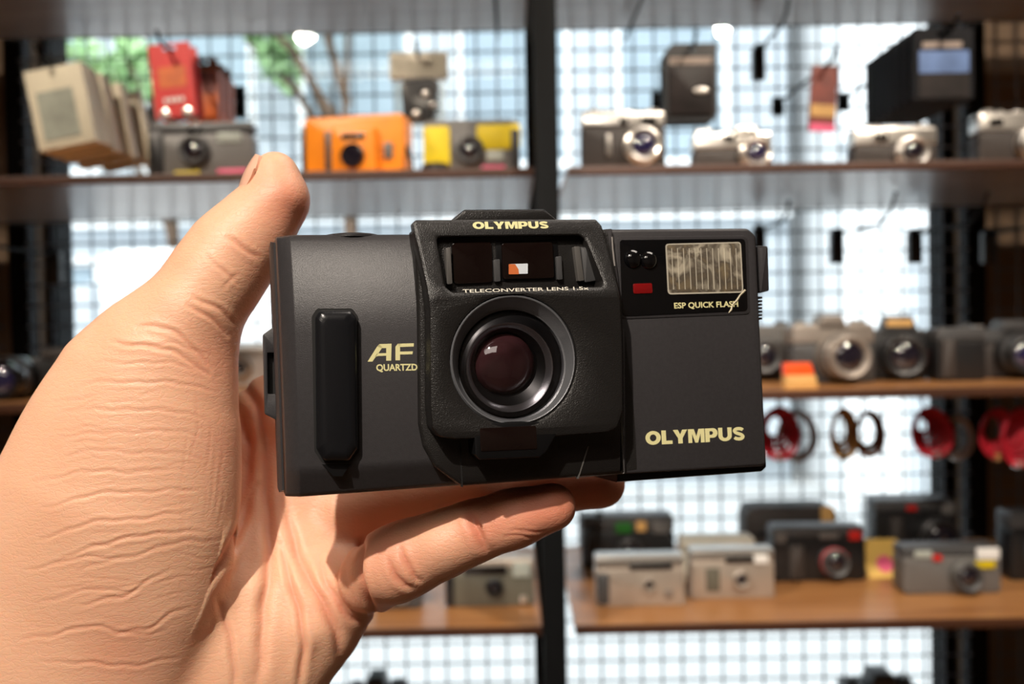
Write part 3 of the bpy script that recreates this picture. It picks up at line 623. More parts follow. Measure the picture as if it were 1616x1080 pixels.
# forearm
chain([(20, 1230, .3010, 175), (-60, 1420, .3050, 170), (-150, 1620, .3100, 180)], .010, .8, 1)
chain([(230, 1210, .3080, 150), (60, 1450, .3080, 160), (-60, 1640, .3120, 170)], .010, .8, 1)
VX = .00095
lo = np.array([-.205, -.072, .245]); hi = np.array([.062, .205, .372])
nx, ny, nzz = [int(math.ceil((hi[i]-lo[i])/VX)) for i in range(3)]
gx = (lo[0]+VX*np.arange(nx)).astype(np.float32); gy = (lo[1]+VX*np.arange(ny)).astype(np.float32); gz = (lo[2]+VX*np.arange(nzz)).astype(np.float32)
def smin(a, b, k):
    h = np.maximum(k-np.abs(a-b), 0)/k
    return np.minimum(a, b)-h*h*k*.25
def cone_into(F, a, ra, b, rb, k, flat):
    """round cone smooth-joined into the field F, only inside its own box"""
    m = max(ra, rb)*max(1, 1)+max(k, .004)+.006
    l_ = np.minimum(a, b)-m; h_ = np.maximum(a, b)+m
    i0 = np.clip(((l_-lo)/VX).astype(int), 0, None); i1 = np.minimum(((h_-lo)/VX).astype(int)+1, [nx, ny, nzz])
    if (i1 <= i0).any(): return
    X, Y, Z = np.meshgrid(gx[i0[0]:i1[0]], gy[i0[1]:i1[1]], gz[i0[2]:i1[2]], indexing='ij', sparse=True)
    ab = b-a; L = max((ab[0]**2+ab[1]**2+ab[2]**2), 1e-9)
    t = np.clip(((X-a[0])*ab[0]+(Y-a[1])*ab[1]+(Z-a[2])*ab[2])/L, 0, 1)
    dx = X-a[0]-t*ab[0]; dy = Y-a[1]-t*ab[1]; dz = (Z-a[2]-t*ab[2])/flat
    r = ra+(rb-ra)*t
    q = np.sqrt(dx*dx+dy*dy+dz*dz)
    d = (q-r)*np.where(q > 1e-6, 1, 1)
    S = F[i0[0]:i1[0], i0[1]:i1[1], i0[2]:i1[2]]
    S[...] = smin(S, d.astype(np.float32), k)
groups = {}
BIG = .03
for js, k, flat, g in chains:
    if g not in groups: groups[g] = np.full((nx, ny, nzz), BIG, np.float32)
    for (a, ra), (b_, rb) in zip(js[:-1], js[1:]): cone_into(groups[g], a, ra, b_, rb, k, flat)
F = smin(groups[1], groups[0], .0050)
F = smin(F, groups[2], .0030)
F = smin(F, groups[3], .0009)
del groups
# keep the flesh out of the camera body: it yields where it presses on the back and underside
def surface_nets(F):
    s = F < 0
    nx, ny, nz_ = F.shape
    c = np.zeros((nx-1, ny-1, nz_-1), np.int8)
    corners = [(i, j, k) for i in (0, 1) for j in (0, 1) for k in (0, 1)]
    for i, j, k in corners: c += s[i:nx-1+i, j:ny-1+j, k:nz_-1+k]
    act = np.argwhere((c > 0) & (c < 8)); n = len(act)
    idx = -np.ones((nx-1, ny-1, nz_-1), np.int32); idx[act[:, 0], act[:, 1], act[:, 2]] = np.arange(n)
    P = np.zeros((n, 3)); cnt = np.zeros(n)
    for a in corners:
        for ax in range(3):
            if a[ax]: continue
            b = list(a); b[ax] = 1
            fa = F[act[:, 0]+a[0], act[:, 1]+a[1], act[:, 2]+a[2]]; fb = F[act[:, 0]+b[0], act[:, 1]+b[1], act[:, 2]+b[2]]
            m = (fa < 0) != (fb < 0); t = np.where(m, fa/np.where(m, fa-fb, 1), 0)
            p = np.tile(np.array(a, float), (n, 1)); p[:, ax] = t
            P += p*m[:, None]; cnt += m
    P = act+P/cnt[:, None]
    Q = []
    for ax in range(3):
        u, v = (ax+1) % 3, (ax+2) % 3
        sl0 = [slice(None)]*3; sl1 = [slice(None)]*3; sl0[ax] = slice(0, -1); sl1[ax] = slice(1, None)
        cross = np.argwhere(s[tuple(sl0)] != s[tuple(sl1)])
        cross = cross[(cross[:, u] > 0) & (cross[:, v] > 0) & (cross[:, u] < F.shape[u]-1) & (cross[:, v] < F.shape[v]-1)]
        inside = s[cross[:, 0], cross[:, 1], cross[:, 2]]
        def g(du, dv):
            c_ = cross.copy(); c_[:, u] -= du; c_[:, v] -= dv; return idx[c_[:, 0], c_[:, 1], c_[:, 2]]
        q = np.stack([g(1, 1), g(0, 1), g(0, 0), g(1, 0)], 1)
        q[~inside] = q[~inside][:, ::-1]; Q.append(q)
    return P, np.concatenate(Q)
P, Q = surface_nets(F)
P = lo+P*VX
def relax(P, Q, it, w=.5):
    e = np.concatenate([Q[:, [0, 1]], Q[:, [1, 2]], Q[:, [2, 3]], Q[:, [3, 0]]]); n = len(P)
    e = np.concatenate([e, e[:, ::-1]]); deg = np.bincount(e[:, 0], minlength=n)[:, None]
    for _ in range(it):
        S = np.stack([np.bincount(e[:, 0], weights=P[e[:, 1], i], minlength=n) for i in range(3)], 1)/deg
        P = P*(1-w)+S*w
    return P
P = relax(P, Q, 6)
me = bpy.data.meshes.new('skin'); me.from_pydata(P.tolist(), [], Q.tolist())
# refine once, smoothly
tmp = bpy.data.objects.new('tmp', me); COL.objects.link(tmp)
md = tmp.modifiers.new('s', 'SUBSURF'); md.levels = 1; md.render_levels = 1
dg = bpy.context.evaluated_depsgraph_get(); me2 = bpy.data.meshes.new_from_object(tmp.evaluated_get(dg))
bpy.data.objects.remove(tmp)
n = len(me2.vertices); co = np.empty(n*3, np.float32); me2.vertices.foreach_get('co', co); co = co.reshape(-1, 3).astype(float)
no = np.empty(n*3, np.float32); me2.vertices.foreach_get('normal', no); no = no.reshape(-1, 3).astype(float)
PX = 808+FPX*co[:, 0]/co[:, 2]; PY = 540+FPX*co[:, 1]/co[:, 2]
WX = PX+1.8*np.sin(PY/29)+.8*np.sin(PY/9.3+PX/23); WY = PY+2.6*np.sin(PX/21+1)+1.3*np.sin(PX/8.1+PY/31); PX0, PY0 = PX, PY; PX, PY = WX, WY
front = (no[:, 2] < .25)
def seg_dist(path, wpx):
    best = np.full(n, 1e9); tt = np.zeros(n); N_ = len(path)-1
    for i in range(N_):
        ax, ay = path[i]; bx, by = path[i+1]; dx, dy = bx-ax, by-ay; L = dx*dx+dy*dy
        t = np.clip(((PX-ax)*dx+(PY-ay)*dy)/L, 0, 1); d = np.hypot(PX-ax-t*dx, PY-ay-t*dy)
        m = d < best; best[m] = d[m]; tt[m] = (i+t[m])/N_
    return best, tt
disp = np.zeros(n); crease = np.zeros(n)
def smooth_path(p, k=6):
    out = []
    for i in range(len(p)-1):
        p0 = p[max(i-1, 0)]; p1 = p[i]; p2 = p[i+1]; p3 = p[min(i+2, len(p)-1)]
        for j in range(k):
            t = j/k
            out.append(tuple(.5*((2*p1[a])+(-p0[a]+p2[a])*t+(2*p0[a]-5*p1[a]+4*p2[a]-p3[a])*t*t+(-p0[a]+3*p1[a]-3*p2[a]+p3[a])*t**3) for a in (0, 1)))
    return out+[p[-1]]
def groove(path, w, d, puff=.35, zmin=0, zmax=9, taper=True):
    d_, t = seg_dist(smooth_path(path, 4), w)
    f = np.sin(np.pi*np.clip(t, .02, .98))**.5 if taper else 1
    m = front & (co[:, 2] > zmin) & (co[:, 2] < zmax)
    g = np.exp(-(d_/w)**2)*f*m
    disp[:] += -g*d*.001 + np.exp(-((d_-2.4*w)/(1.3*w))**2)*f*m*d*.001*puff
    crease[:] = np.maximum(crease, g*min(.25+d*.75, 1))
# deep palm folds
groove([(571, 850), (566, 880), (568, 915), (580, 942), (596, 966)], 5, 1.9, .3)
groove([(418, 690), (421, 760), (424, 840), (424, 900), (414, 1000), (405, 1085)], 8, 1.2, .4, zmin=.289)
groove([(452, 800), (462, 850), (480, 900), (508, 945), (530, 1000), (536, 1040)], 7, 1.1, .35)
groove([(440, 860), (470, 950), (478, 1010), (470, 1080)], 5, .9, .4)
groove([(405, 770), (380, 830), (350, 885), (320, 930), (296, 985)], 6, 1.0, .4, zmin=.283)
groove([(372, 640), (392, 700), (392, 760), (370, 820)], 7, .9, .4, zmin=.297)
groove([(382, 600), (408, 650), (418, 700)], 7, .9, .4, zmin=.297)
groove([(345, 940), (362, 1000), (370, 1085)], 5, .6, .4)
groove([(500, 880), (520, 930), (552, 975), (575, 985)], 5, .7, .2)
# thenar lines
rg = np.random.RandomState(3)
for (a, b_, bend, d) in [((70, 800), (310, 775), -12, .55), ((60, 850), (300, 812), -10, .6), ((95, 880), (320, 838), -14, .7), ((120, 905), (345, 850), -8, .45),
   ((50, 760), (300, 745), -8, .4), ((100, 720), (320, 722), -8, .35), ((90, 690), (330, 690), -10, .35), ((110, 650), (330, 660), -10, .4), ((130, 610), (345, 615), -10, .5),
   ((150, 575), (342, 590), -10, .35), ((40, 900), (200, 880), -8, .45), ((130, 960), (270, 900), 8, .55), ((60, 950), (230, 930), -8, .4), ((180, 1000), (300, 960), 10, .5), ((30, 1010), (260, 1000), -14, .5),
   ((200, 540), (340, 560), -6, .35), ((60, 1040), (280, 1040), 10, .5)]:
    mx_, my_ = (a[0]+b_[0])/2, (a[1]+b_[1])/2+bend
    groove([a, ((a[0]+mx_)/2, (a[1]+my_)/2+rg.uniform(-4, 3)), (mx_, my_), ((b_[0]+mx_)/2, (b_[1]+my_)/2+rg.uniform(-4, 3)), b_], 2.6, d*.34, .5, zmax=.30)
for i in range(26):
    x = rg.uniform(70, 320); y = rg.uniform(600, 980); L = rg.uniform(30, 80); sl = rg.uniform(-.35, .15)
    groove([(x, y), (x+L/2, y+sl*L/2+rg.uniform(-4, 4)), (x+L, y+sl*L)], 2.0, .08, .4, zmax=.30)
for i in range(9):                      # vertical wrinkles near the fold edge of the thenar
    x = rg.uniform(270, 352); y = rg.uniform(600, 800); L = rg.uniform(60, 130)
    groove([(x, y), (x+rg.uniform(-3, 5), y+L/2), (x-L*.10, y+L)], 2.2, .05, .4, zmax=.30)
# thumb joint lines
groove([(306, 470), (330, 478), (352, 492), (368, 510)], 3, .4, .4, zmax=.31)
groove([(296, 485), (320, 494), (345, 512), (358, 528)], 3, .4, .4, zmax=.31)
groove([(352, 455), (366, 440), (378, 432)], 3, .12, .5)
groove([(360, 372), (385, 392), (408, 410)], 3.5, .4, .4)
groove([(328, 400), (352, 425), (376, 446)], 3, .25, .4)
groove([(215, 512), (260, 520), (300, 545), (335, 580)], 3, .35, .4)
groove([(175, 540), (230, 545), (280, 560), (330, 590)], 3, .35, .4)
# little finger joint creases
for pth, w_, d_ in (([(612, 880), (622, 905), (640, 925), (652, 930)], 4, .7), ([(630, 862), (640, 890), (655, 912), (664, 918)], 3.5, .6), ([(742, 800), (748, 830), (758, 858), (770, 872)], 6, .8), ([(748, 812), (756, 840), (766, 862)], 3, .5),
                    ([(800, 842), (830, 837), (862, 836)], 2, .2), ([(790, 850), (825, 846), (850, 846)], 2, .15)):
    groove(pth, w_, d_, .35, zmax=.30)
# soft relief: the flesh pads
def pad(cx, cy, r, h, zmin=0, zmax=9):
    d_ = np.hypot(PX-cx, PY-cy); disp[:] += np.exp(-(d_/r)**2)*h*.001*front*((co[:, 2] > zmin) & (co[:, 2] < zmax))
pad(690, 872, 34, .8, zmax=.3); pad(835, 815, 36, .9, zmax=.3); pad(458, 300, 30, 1.0); pad(448, 910, 26, 1.2, zmin=.29); pad(492, 1000, 28, 1.2); pad(400, 930, 26, 1.0, zmin=.29)
co += no*disp[:, None]
# local origin at the wrist
org = np.array(C(150, 1100, .300, 1)[0])
CMn = np.array(CM)
cw = np.stack([co[:, 0]-org[0], -(co[:, 1]-org[1]), -(co[:, 2]-org[2])], 1)
me2.vertices.foreach_set('co', cw.astype(np.float32).ravel())
# redness that belongs to the skin: finger pads, joints, thumb ball edge; creases painted darker and redder
red = np.zeros(n)
for cx, cy, r, a in ((455, 320, 55, .8), (420, 420, 55, .35), (840, 800, 70, .6), (755, 830, 35, .5), (640, 900, 45, .3), (950, 770, 80, .8), (800, 780, 200, .3), (345, 560, 60, .5), (440, 700, 110, .35), (590, 850, 60, .4), (350, 700, 45, .25), (200, 1040, 90, .35), (560, 960, 50, .4)):
    red += a*np.exp(-((PX-cx)**2+(PY-cy)**2)/r**2)
red = np.clip(red+crease*.55, 0, 1)
at = me2.attributes.new('redness', 'FLOAT', 'POINT'); at.data.foreach_set('value', red.astype(np.float32))
me2.shade_smooth()
hand = bpy.data.objects.new('hand', me2); COL.objects.link(hand); hand.matrix_world = CM @ Matrix.Translation((org[0], -org[1], -org[2]))
tag(hand, 'bare left hand with open palm and upright thumb holding up the black camera', 'hand')
sm = bpy.data.materials.new('skin'); sm.use_nodes = True; t_ = sm.node_tree; L_ = t_.links.new; bs_ = t_.nodes['Principled BSDF']
def N_(k, **kw):
    q = t_.nodes.new(k)
    for a, v in kw.items():
        if a in q.inputs: q.inputs[a].default_value = v
        else: setattr(q, a, v)
    return q
tcn = N_('ShaderNodeTexCoord'); atn = N_('ShaderNodeAttribute', attribute_name='redness')
n1 = N_('ShaderNodeTexNoise', Scale=55.0, Detail=4.0); n2 = N_('ShaderNodeTexNoise', Scale=420.0, Detail=3.0)
L_(tcn.outputs['Object'], n1.inputs['Vector']); L_(tcn.outputs['Object'], n2.inputs['Vector'])
base = N_('ShaderNodeMix', data_type='RGBA'); base.inputs['A'].default_value = (*srgb(238, 190, 158), 1); base.inputs['B'].default_value = (*srgb(230, 174, 140), 1)
L_(n1.outputs['Fac'], base.inputs['Factor'])
rm = N_('ShaderNodeMix', data_type='RGBA'); rm.inputs['B'].default_value = (*srgb(206, 104, 80), 1)
fm = N_('ShaderNodeMath', operation='MULTIPLY'); fm.inputs[1].default_value = .62
L_(atn.outputs['Fac'], fm.inputs[0]); L_(fm.outputs[0], rm.inputs['Factor']); L_(base.outputs['Result'], rm.inputs['A'])
L_(rm.outputs['Result'], bs_.inputs['Base Color'])
bs_.inputs['Roughness'].default_value = .46; bs_.inputs['Specular IOR Level'].default_value = .42
bs_.inputs['Subsurface Weight'].default_value = .28; bs_.inputs['Subsurface Radius'].default_value = (1, .32, .16); bs_.inputs['Subsurface Scale'].default_value = .0035
mp = N_('ShaderNodeMapping'); mp.inputs['Rotation'].default_value = (0, 0, R(12)); mp.inputs['Scale'].default_value = (170, 620, 300)
v1 = N_('ShaderNodeTexVoronoi', feature='DISTANCE_TO_EDGE'); v1.inputs['Scale'].default_value = 1.0
L_(tcn.outputs['Object'], mp.inputs['Vector'])
ds = N_('ShaderNodeVectorMath', operation='ADD'); sc_ = N_('ShaderNodeVectorMath', operation='SCALE'); sc_.inputs['Scale'].default_value = 1.6
L_(n2.outputs['Color'], sc_.inputs[0]); L_(mp.outputs[0], ds.inputs[0]); L_(sc_.outputs[0], ds.inputs[1]); L_(ds.outputs[0], v1.inputs['Vector'])
cl = N_('ShaderNodeMath', operation='MINIMUM'); cl.inputs[1].default_value = .12; L_(v1.outputs['Distance'], cl.inputs[0])
mp2 = N_('ShaderNodeMapping'); mp2.inputs['Rotation'].default_value = (0, 0, R(-62)); mp2.inputs['Scale'].default_value = (300, 1000, 600)
v2 = N_('ShaderNodeTexVoronoi', feature='DISTANCE_TO_EDGE'); v2.inputs['Scale'].default_value = 1.0; L_(tcn.outputs['Object'], mp2.inputs['Vector'])
ds2 = N_('ShaderNodeVectorMath', operation='ADD'); L_(mp2.outputs[0], ds2.inputs[0]); L_(sc_.outputs[0], ds2.inputs[1]); L_(ds2.outputs[0], v2.inputs['Vector'])
cl2 = N_('ShaderNodeMath', operation='MINIMUM'); cl2.inputs[1].default_value = .12; L_(v2.outputs['Distance'], cl2.inputs[0])
ad = N_('ShaderNodeMath', operation='MULTIPLY_ADD'); ad.inputs[1].default_value = .6; L_(cl2.outputs[0], ad.inputs[0]); L_(cl.outputs[0], ad.inputs[2])
ad2 = N_('ShaderNodeMath', operation='MULTIPLY_ADD'); ad2.inputs[1].default_value = .12; L_(n2.outputs['Fac'], ad2.inputs[0]); L_(ad.outputs[0], ad2.inputs[2])
bp = N_('ShaderNodeBump'); bp.inputs['Strength'].default_value = .40; bp.inputs['Distance'].default_value = .0008
L_(ad2.outputs[0], bp.inputs['Height']); L_(bp.outputs['Normal'], bs_.inputs['Normal'])
me2.materials.clear(); me2.materials.append(sm)
# nails: curved plates lying on the finger ends
nailm = mat('fingernail', srgb(236, 186, 160), .28, coat=.3)
def nail(ax, tip, rad, nrm, ln, wd, m, tp=.12):
    """plate along axis ax ending near tip, its middle facing nrm (camera space)"""
    ax = np.array(ax)/np.linalg.norm(ax); nrm = np.array(nrm, float); nrm -= ax*nrm.dot(ax); nrm /= np.linalg.norm(nrm); sd = np.cross(ax, nrm)
    b = MB(); rows = 9; cols = 9
    def grid(off):
        out = []
        for i in range(rows):
            u = i/(rows-1)
            for j in range(cols):
                a = (j/(cols-1)-.5)*wd*(1-.25*abs(2*u-1)**3)
                sh = rad*(1-tp*u*u)+off
                q = tip-ax*ln*(1-u)+(nrm*math.cos(a)+sd*math.sin(a))*sh-ax*(.0012*(a/wd*2)**2*(1 if u > .5 else -1))
                out.append((q[0]-org[0], -(q[1]-org[1]), -(q[2]-org[2])))
        return out
    f = [(i*cols+j, i*cols+j+1, (i+1)*cols+j+1, (i+1)*cols+j) for i in range(rows-1) for j in range(cols-1)]
    A = grid(.0004); B_ = grid(-.0006); nn = rows*cols
    rim = [i for i in range(cols)]+[i*cols+cols-1 for i in range(1, rows)]+[(rows-1)*cols+j for j in range(cols-2, -1, -1)]+[i*cols for i in range(rows-2, 0, -1)]
    b.add(A+B_, f+[tuple(x+nn for x in q[::-1]) for q in f]+[(rim[i], rim[(i+1) % len(rim)], rim[(i+1) % len(rim)]+nn, rim[i]+nn) for i in range(len(rim))])
    return b.build('nail', m, hand, angle=60)

ta, tb = np.array(C(434, 270, .2990, 1)[0]), np.array(C(420, 335, .2985, 1)[0])
nail(ta-tb, ta+(ta-tb)/np.linalg.norm(ta-tb)*.0034, .0090, (-.84, -.25, -.30), .0125, 1.5, nailm, .30)
pa, pb = np.array(C(880, 797, .2790, 1)[0]), np.array(C(805, 820, .2800, 1)[0])
nail(pa-pb, pa+(pa-pb)/np.linalg.norm(pa-pb)*.0035, .0066, (.25, .25, 1), .010, 1.7, nailm)

# ------------------------------------------------------------------ the held camera (local x right, y away, z up; metres from mm)
OC = np.array([.00746274, .00350572, .268])
EX = np.array([.9638496, -.03349252, .2643335]); EY = np.array([.04281945, .99864423, -.02960048]); EZ = np.array([-.26298373, .03984903, .96397698])
EYu = -EY
EXb = Vector((EX[0], -EX[1], -EX[2])); EZb = Vector((EZ[0], -EZ[1], -EZ[2])); EUb = Vector((EYu[0], -EYu[1], -EYu[2]))
RM = Matrix((EXb, EZb, EUb)).transposed().to_4x4()
oly = bpy.data.objects.new('compact_camera', None); COL.objects.link(oly); oly.empty_display_size = .03
oly.matrix_world = CM @ Matrix.Translation((OC[0], -OC[1], -OC[2])) @ RM
tag(oly, 'dark grey retro compact film camera with big central lens held up by the hand', 'camera')
def loc(px, py, w=0.0):                  # mm on the plane w mm in front of the body face
    r = np.array([(px-808)/FPX, (py-540)/FPX, 1]); A = np.array([r, -EX, -EY]).T
    t, a, b = np.linalg.solve(A, OC-EZ*w*.001); return (a*1000, -b*1000)
def LP(pts, w=0.0): return [loc(x, y, w) for x, y in pts]
def OB(): return MB(.001)
def ob(b, name, m, parent=None, **k): return b.build(name, m, parent or oly, **k)
MT['obody'] = mat('charcoal_satin_plastic', (.034, .032, .034), .40, var=.10, vs=900, bump=.26, bs=4200, spec=.38)
MT['omod'] = mat('black_fine_grain_plastic', (.013, .012, .0115), .33, var=.05, vs=200, bump=.45, bs=3600, spec=.4)
MT['oblack'] = mat('smooth_black_plastic', (.005, .005, .0055), .32, spec=.3)
MT['ogloss'] = mat('black_acrylic', (.0035, .0035, .004), .07, coat=.3)
MT['ogrip'] = mat('rubber_grip', (.006, .0065, .008), .27, bump=.12, bs=4000)
MT['oink'] = mat('pale_yellow_ink', srgb(222, 216, 160), .5, var=.02)
MT['oink2'] = mat('white_ink', srgb(225, 220, 205), .5)
MT['oring'] = mat('satin_black_ring', (.19, .195, .21), .36, metal=.5, bump=.2, bs=4000)
MT['oslot'] = mat('dark_interior', (.003, .003, .003), .6)
MT['owall'] = mat('grey_window_reveal', (.09, .085, .08), .45)
def ghost(b): return b
# --- left body: profile (v, w) swept along u
prof = [(-33, -32), (-34, -30), (-34, -6.2), (-33.7, -5.0), (-32.6, -4.1), (-28.2, -1.3), (-27, -.45), (-25.6, 0), (8, 0), (11, -.12), (15, -.6), (20, -1.7), (25, -3.2), (29, -4.9), (32, -6.5), (33.4, -7.6), (34.1, -9.2), (34.1, -30), (33, -32)]
uL = loc(470, 600, 0)[0]; uR = loc(984, 600, 0)[0]
def sect(u, dw, sv, inner=-32): return [(u, -min(w, w-dw if w > -20 else w), v*sv) for v, w in prof]
b = OB(); b.loft([sect(uL-3.7, 4.6, .999), sect(uL-3.4, 3.4, 1), sect(uL-.5, .4, 1), sect(uL, 0, 1), sect(uR-7, 0, 1)])
ob(b, 'left_body', M('obody'), angle=50)
# film door wrapping the left end
b = OB(); dl = uL-5.0
b.loft([[(dl+x, y, z) for x, z in arc_poly(rect(0, -33.4, 8, 33.6), [2.2, 1, 1, 2.2])] for y in ()] if False else
       [[(dl-.0+.7, 31.8, v) for v in (-32.5, 32.5)]+[(dl+20, 31.8, v) for v in (32.5, -32.5)], [(dl, 30, v) for v in (-33.6, 33.4)]+[(dl+20, 30, v) for v in (33.4, -33.6)],
        [(dl, 17, v) for v in (-33.6, 33.4)]+[(dl+20, 17, v) for v in (33.4, -33.6)], [(dl+.8, 15.6, v) for v in (-33, 33)]+[(dl+20, 15.6, v) for v in (33, -33)]])
ob(b, 'film_door', M('obody'), angle=50)
# strap lug with its slot
b = OB(); w_ = -20
b.plate(arc_poly(LP([(452, 505), (437, 512), (415, 528), (418, 654), (445, 668), (462, 668)], w_), [0, .4, .6, .6, .4, 0]), [arc_poly(LP([(422, 557), (440, 557), (441, 622), (423, 622)], w_), .3)], 20, 26, .3)
ob(b, 'strap_lug', M('obody'))
b = OB(); b.tube([(*[(loc(438, 556, w_))[0]], 23, loc(438, 556, w_)[1]), (loc(438, 623, w_)[0], 23, loc(438, 623, w_)[1])], .7, 10); ob(b, 'strap_bar', M('oslot'))
b = OB(); b.prism(LP([(419, 552), (446, 552), (447, 627), (420, 627)], -22.5), 22.5, 25); ob(b, 'slot_back', M('oslot'))
# grip bar; shade of its recess and notch put in as dark plates
b = OB(); b.prism(arc_poly(LP([(492, 500), (500, 487), (556, 487), (565, 500), (567, 712), (552, 731), (508, 731), (496, 712)], 0), 1.2), -.08, .4); g0 = ob(b, 'grip_recess_shade', M('oslot'))
b = OB(); gp = arc_poly(LP([(497, 502), (503, 491), (553, 491), (562, 502), (564, 708), (550, 727), (510, 727), (499, 708)], 0), 1.3, 6)
ccw = gp if area2(gp) > 0 else gp[::-1]
gc = (sum(p[0] for p in ccw)/len(ccw), sum(p[1] for p in ccw)/len(ccw)); ghw = (max(p[0] for p in ccw)-min(p[0] for p in ccw))/2; ghh = (max(p[1] for p in ccw)-min(p[1] for p in ccw))/2
b.loft([[(gc[0]+(x-gc[0])*(ghw-d)/ghw, y, gc[1]+(z-gc[1])*(ghh-d)/ghh) for x, z in ccw] for y, d in ((.5, 0), (-1.6, 0), (-2.3, .25), (-2.9, .8), (-3.3, 1.7), (-3.45, 2.6))])
ob(b, 'grip_bar', M('ogrip'), angle=60)
b = OB(); b.prism(LP([(508, 733), (553, 733), (540, 752), (526, 752)], 0), -.05, .3, 0); ob(b, 'grip_notch_shade', M('oblack'))
# shutter release seen edge-on at the top
b = OB(); x0 = loc(506, 363, -14)[0]; x1 = loc(600, 363, -14)[0]
b.lathe([((x1-x0)/2, 0), ((x1-x0)/2, .6), ((x1-x0)/2-.6, 1.0)], ((x0+x1)/2, 15, 33.5), 'Z', 40); ob(b, 'shutter_button', M('obody'))
# --- right body
rp = arc_poly(LP([(930, 362), (1182, 360), (1194, 372), (1211, 736), (930, 752)], -1.0), [0, 2.0, 2.0, 1.5, 0])
b = OB(); b.prism(rp, 1.0, 30, 1.0, 1.0); ob(b, 'right_body', M('obody'), angle=50)
rp2 = arc_poly(LP([(975, 735), (1211, 722), (1212, 738), (1205, 745), (975, 762)], -4.0), [0, 0, 1.0, 1.2, 0])
b = OB(); b.prism(rp2, 4.6, 31, .6); ob(b, 'base_rail', M('oblack'))
# raised frame between module and right body, with the pale cover edge
b = OB(); b.prism(arc_poly(LP([(940, 363), (966, 361), (968, 380), (976, 440), (984, 520), (987, 748), (940, 752)], .4), .3), -.4, 2, .25); ob(b, 'cover_frame', M('obody'))
MT['oedge'] = mat('cover_edge_glint', (.30, .28, .26), .3)  # highlight along the cover edge, painted as a pale strip
b = OB(); b.tube([(*(lambda q: (q[0], -.55, q[1]))(loc(x, y, .6)),) for x, y in ((966, 374), (967, 392), (970, 420))], .22, 6); ob(b, 'cover_edge', M('oedge'))
b = OB(); b.tube([(*(lambda q: (q[0], -.45, q[1]))(loc(x, y, .5)),) for x, y in ((984, 520), (985, 600), (985, 672), (982, 690), (985, 747))], .09, 6); ob(b, 'cover_edge', M('owall'))
b = OB(); b.tube([(*(lambda q: (q[0], -.45, q[1]))(loc(x, y, .5)),) for x, y in ((985, 747), (940, 751), (912, 754))], .10, 6); ob(b, 'cover_edge', M('oedge'))
# shade right of the module, painted as a dark wedge
b = OB(); b.prism(LP([(986, 520), (990, 560), (998, 620), (1003, 690), (1005, 741), (988, 743)], -.95), .93, 1.2); ob(b, 'shade_wedge', M('omod'))
# --- flash panel
b = OB(); b.prism(arc_poly(LP([(974, 374), (1180, 372), (1184, 496), (979, 504)], -.8), [.8, 1.6, 1.6, 1.8], 6), .75, 1.2, .15); ob(b, 'panel_bezel', M('obody'))
b = OB(); b.prism(arc_poly(LP([(978, 379), (1176, 377), (1180, 491), (982, 500)], -.7), [.8, 1.4, 1.4, 1.6], 6), .6, 1.2, .1); fp = ob(b, 'flash_panel', M('ogloss'))
fl = bpy.data.materials.new('flash_reflector'); fl.use_nodes = True; tt_ = fl.node_tree; bb_ = tt_.nodes['Principled BSDF']
tc_ = tt_.nodes.new('ShaderNodeTexCoord'); nn_ = tt_.nodes.new('ShaderNodeTexNoise'); nn_.inputs['Scale'].default_value = 130; nn_.inputs['Detail'].default_value = 4; nn_.inputs['Distortion'].default_value = 1.5
rr_ = tt_.nodes.new('ShaderNodeValToRGB')
for e_, (p_, c_) in zip((0, 1), ((.36, (178, 160, 128)), (.66, (245, 235, 210)))): rr_.color_ramp.elements[e_].position = p_; rr_.color_ramp.elements[e_].color = (*srgb(*c_), 1)
e_ = rr_.color_ramp.elements.new(.5); e_.color = (*srgb(128, 118, 105), 1)
tt_.links.new(tc_.outputs['Object'], nn_.inputs['Vector']); tt_.links.new(nn_.outputs['Fac'], rr_.inputs['Fac']); tt_.links.new(rr_.outputs['Color'], bb_.inputs['Base Color'])
bb_.inputs['Metallic'].default_value = .6; bb_.inputs['Roughness'].default_value = .22
b = OB(); b.prism(arc_poly(LP([(1051, 386), (1168, 383), (1172, 461), (1055, 464)], -.5), 1.0, 5), .45, .8, .15); fw = ob(b, 'flash_window', fl, fp)
MT['orib'] = mat('pale_fresnel_rib', srgb(215, 208, 190), .25, metal=.3)
for i in range(12):
    x = 1060+i*9.2
    a0 = loc(x, 392, -.4); a1 = loc(x+3, 457, -.4)
    b = OB(); b.tube([(a0[0], .40, a0[1]), (a1[0], .40, a1[1])], .11, 6); ob(b, 'flash_rib', M('orib'), fw)
b = OB()
po = arc_poly(LP([(1050, 385), (1169, 382), (1173, 462), (1054, 465)], -.5), 1.1, 5); pi_ = inset(po if area2(po) > 0 else po[::-1], .35)
b.plate(po, [pi_], .40, .6); ob(b, 'window_rim', M('orib'), fw)
cA = loc(1172, 462, -.5)
MT['ocrack'] = mat('worn_crack', srgb(190, 180, 150), .5)
ck = LP([(1176, 458), (1168, 466), (1163, 474), (1156, 481), (1154, 489), (1150, 494)], -.5); b = OB(); b.tube([(x, .52, z) for x, z in ck], [.30, .22, .3, .2, .3, .12], 6); ob(b, 'crack', M('ocrack'), fp)
for (x, y, r) in ((999, 409, 12.5), (1024, 411, 12)):
    q = loc(x, y, -.5); b = OB(); r_ = r*1.25/5.85
    b.lathe([(r_*1.05, .4), (r_, 0), (r_*.86, -.6), (r_*.5, -1.2), (.01, -1.4)], (q[0], .5, q[1]), 'Y', 28); ob(b, 'autofocus_lens', M('ogloss'), fp, angle=80)
MT['ored'] = mat('red_indicator', srgb(125, 14, 16), .25, coat=.5)
